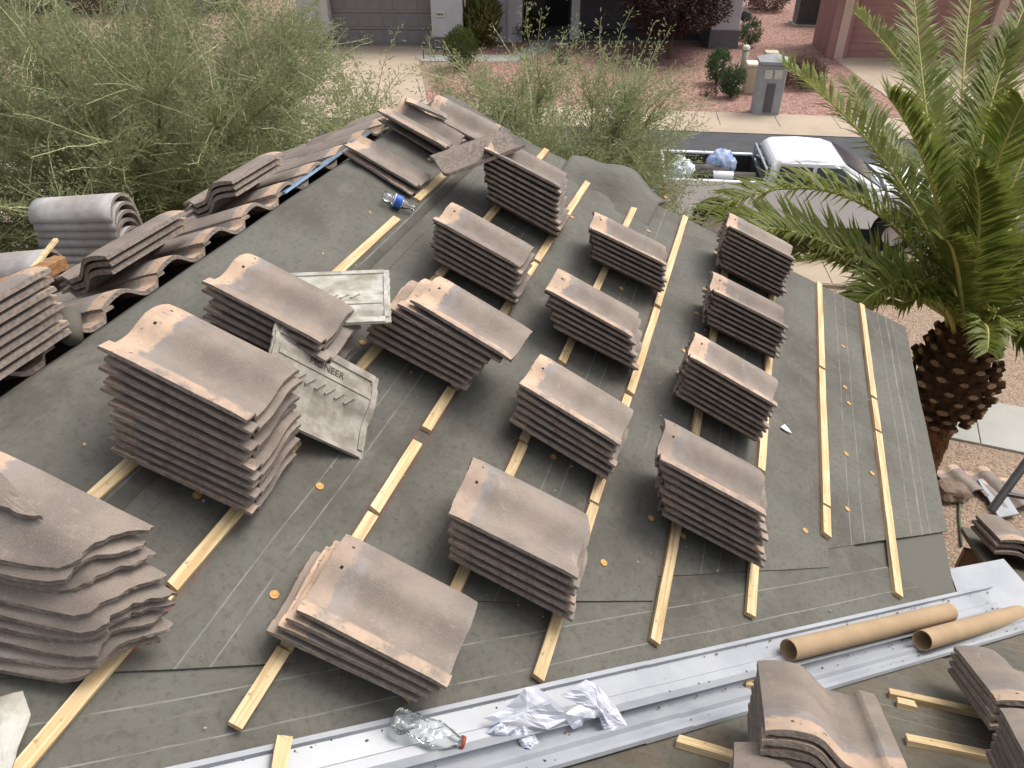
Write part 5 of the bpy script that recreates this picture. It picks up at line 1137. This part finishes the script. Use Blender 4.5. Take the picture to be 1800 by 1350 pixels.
palo_verde('palo_verde_tree', Vector((.4, 9.4, 0)), Vector((-.3, 9.0, 2.55)), (2.7, 1.5, 1.4), 60, 2500, 33, 'smaller feathery green tree behind the far end of the roof', 95, .046)

# ================================================================== GROUND CLUTTER BY THE WALK
def gtile(px, py, yaw, label, m=None):
    p = gp(px, py, .03); y = Vector((sin(yaw), cos(yaw), 0)); x = Vector((cos(yaw), -sin(yaw), 0)); tile_at(TILES[int(px) % 5], p - y * .2, x, y, UP, label, 'tiles dropped on the gravel')
gtile(1700, 842, radians(165), 'left tile lying on gravel beside the walk'); gtile(1752, 846, radians(170), 'second tile lying on gravel beside the walk'); gtile(1790, 868, radians(175), 'tile on gravel behind the dark ladder rail')
def rock(px, py, r, m, label, seed, sq=(1, .8, .6)):
    bm = bmesh.new(); bmesh.ops.create_icosphere(bm, subdivisions=3, radius=1)
    for v in bm.verts: p = v.co.copy(); k = 1 + .3 * noise.noise(p * 1.6 + Vector((seed, 0, 0))) + .08 * noise.noise(p * 7); v.co = Vector((p.x * r * sq[0] * k, p.y * r * sq[1] * k, p.z * r * sq[2] * k))
    me = bpy.data.meshes.new('rock'); bm.to_mesh(me); bm.free(); me.materials.append(m); o = link('rock', me, None, Matrix.Translation(gp(px, py) + UP * r * .3)); tag(o, label, 'rock')
M_ROCK = mk('rock_brown', (.26, .19, .14), (.17, .12, .09), 7, .95, .7, 30)
rock(1668, 872, .20, M_ROCK, 'brown boulder at the foot of the palm', 2); rock(1680, 832, .10, mk('rock_pink', (.34, .20, .17), (.28, .16, .13), 9, .95, .5, 30), 'pinkish stone above the brown boulder', 5)
hs2 = [gp(1655, 825, .02), gp(1672, 836, .02), gp(1684, 850, .02), gp(1687, 880, .02), gp(1686, 905, .02), gp(1690, 960, .02)]; mb = MB(); mb.tube(hs2, .014, 8); tag(mb.obj('garden_hose', mk('hose_green', (.10, .13, .08), None, 5, .6), None, True), 'thin green hose curving past the boulder', 'hose')
for (a_, b_, c_, d_, lb_) in (((1718, 845), (1748, 840), (1790, 905), (1755, 912), 'white metal sheet lying on the gravel'), ((1770, 868), (1830, 878), (1830, 888), (1770, 876), 'narrow white metal strip on the gravel at right')):
    P_ = [gp(*q_, .05) for q_ in (a_, b_, c_, d_)]; mb = MB(); mb.add(P_, [(0, 1, 2, 3)]); o = mb.obj('metal_sheet', M_FLASH); sm = o.modifiers.new('s', 'SOLIDIFY'); sm.thickness = .02; tag(o, lb_, 'metal sheet')
lt = R2(2.05, 2.96, .0); t = thing('ladder', lt, 'dark metal ladder leaning on the eave at right', 'ladder')
q0 = at(1742, 898, 5.2); dirl = (at(1800, 818, 5.25) - q0).normalized(); low = q0 - dirl * 0.1
top_ = q0 + dirl * 1.3; mb = MB(); mb.tube([q0, top_], .028, 8); mb.obj('rail', M_DARK, t); sd_ = Vector((.35, -.1, 0)); mb = MB(); mb.tube([q0 + sd_, top_ + sd_], .028, 8); mb.obj('rail', M_DARK, t)
for i in range(4): mb = MB(); c_ = q0 + dirl * (.15 + .3 * i); mb.tube([c_, c_ + sd_], .016, 8); mb.obj('rung', M_DARK, t)
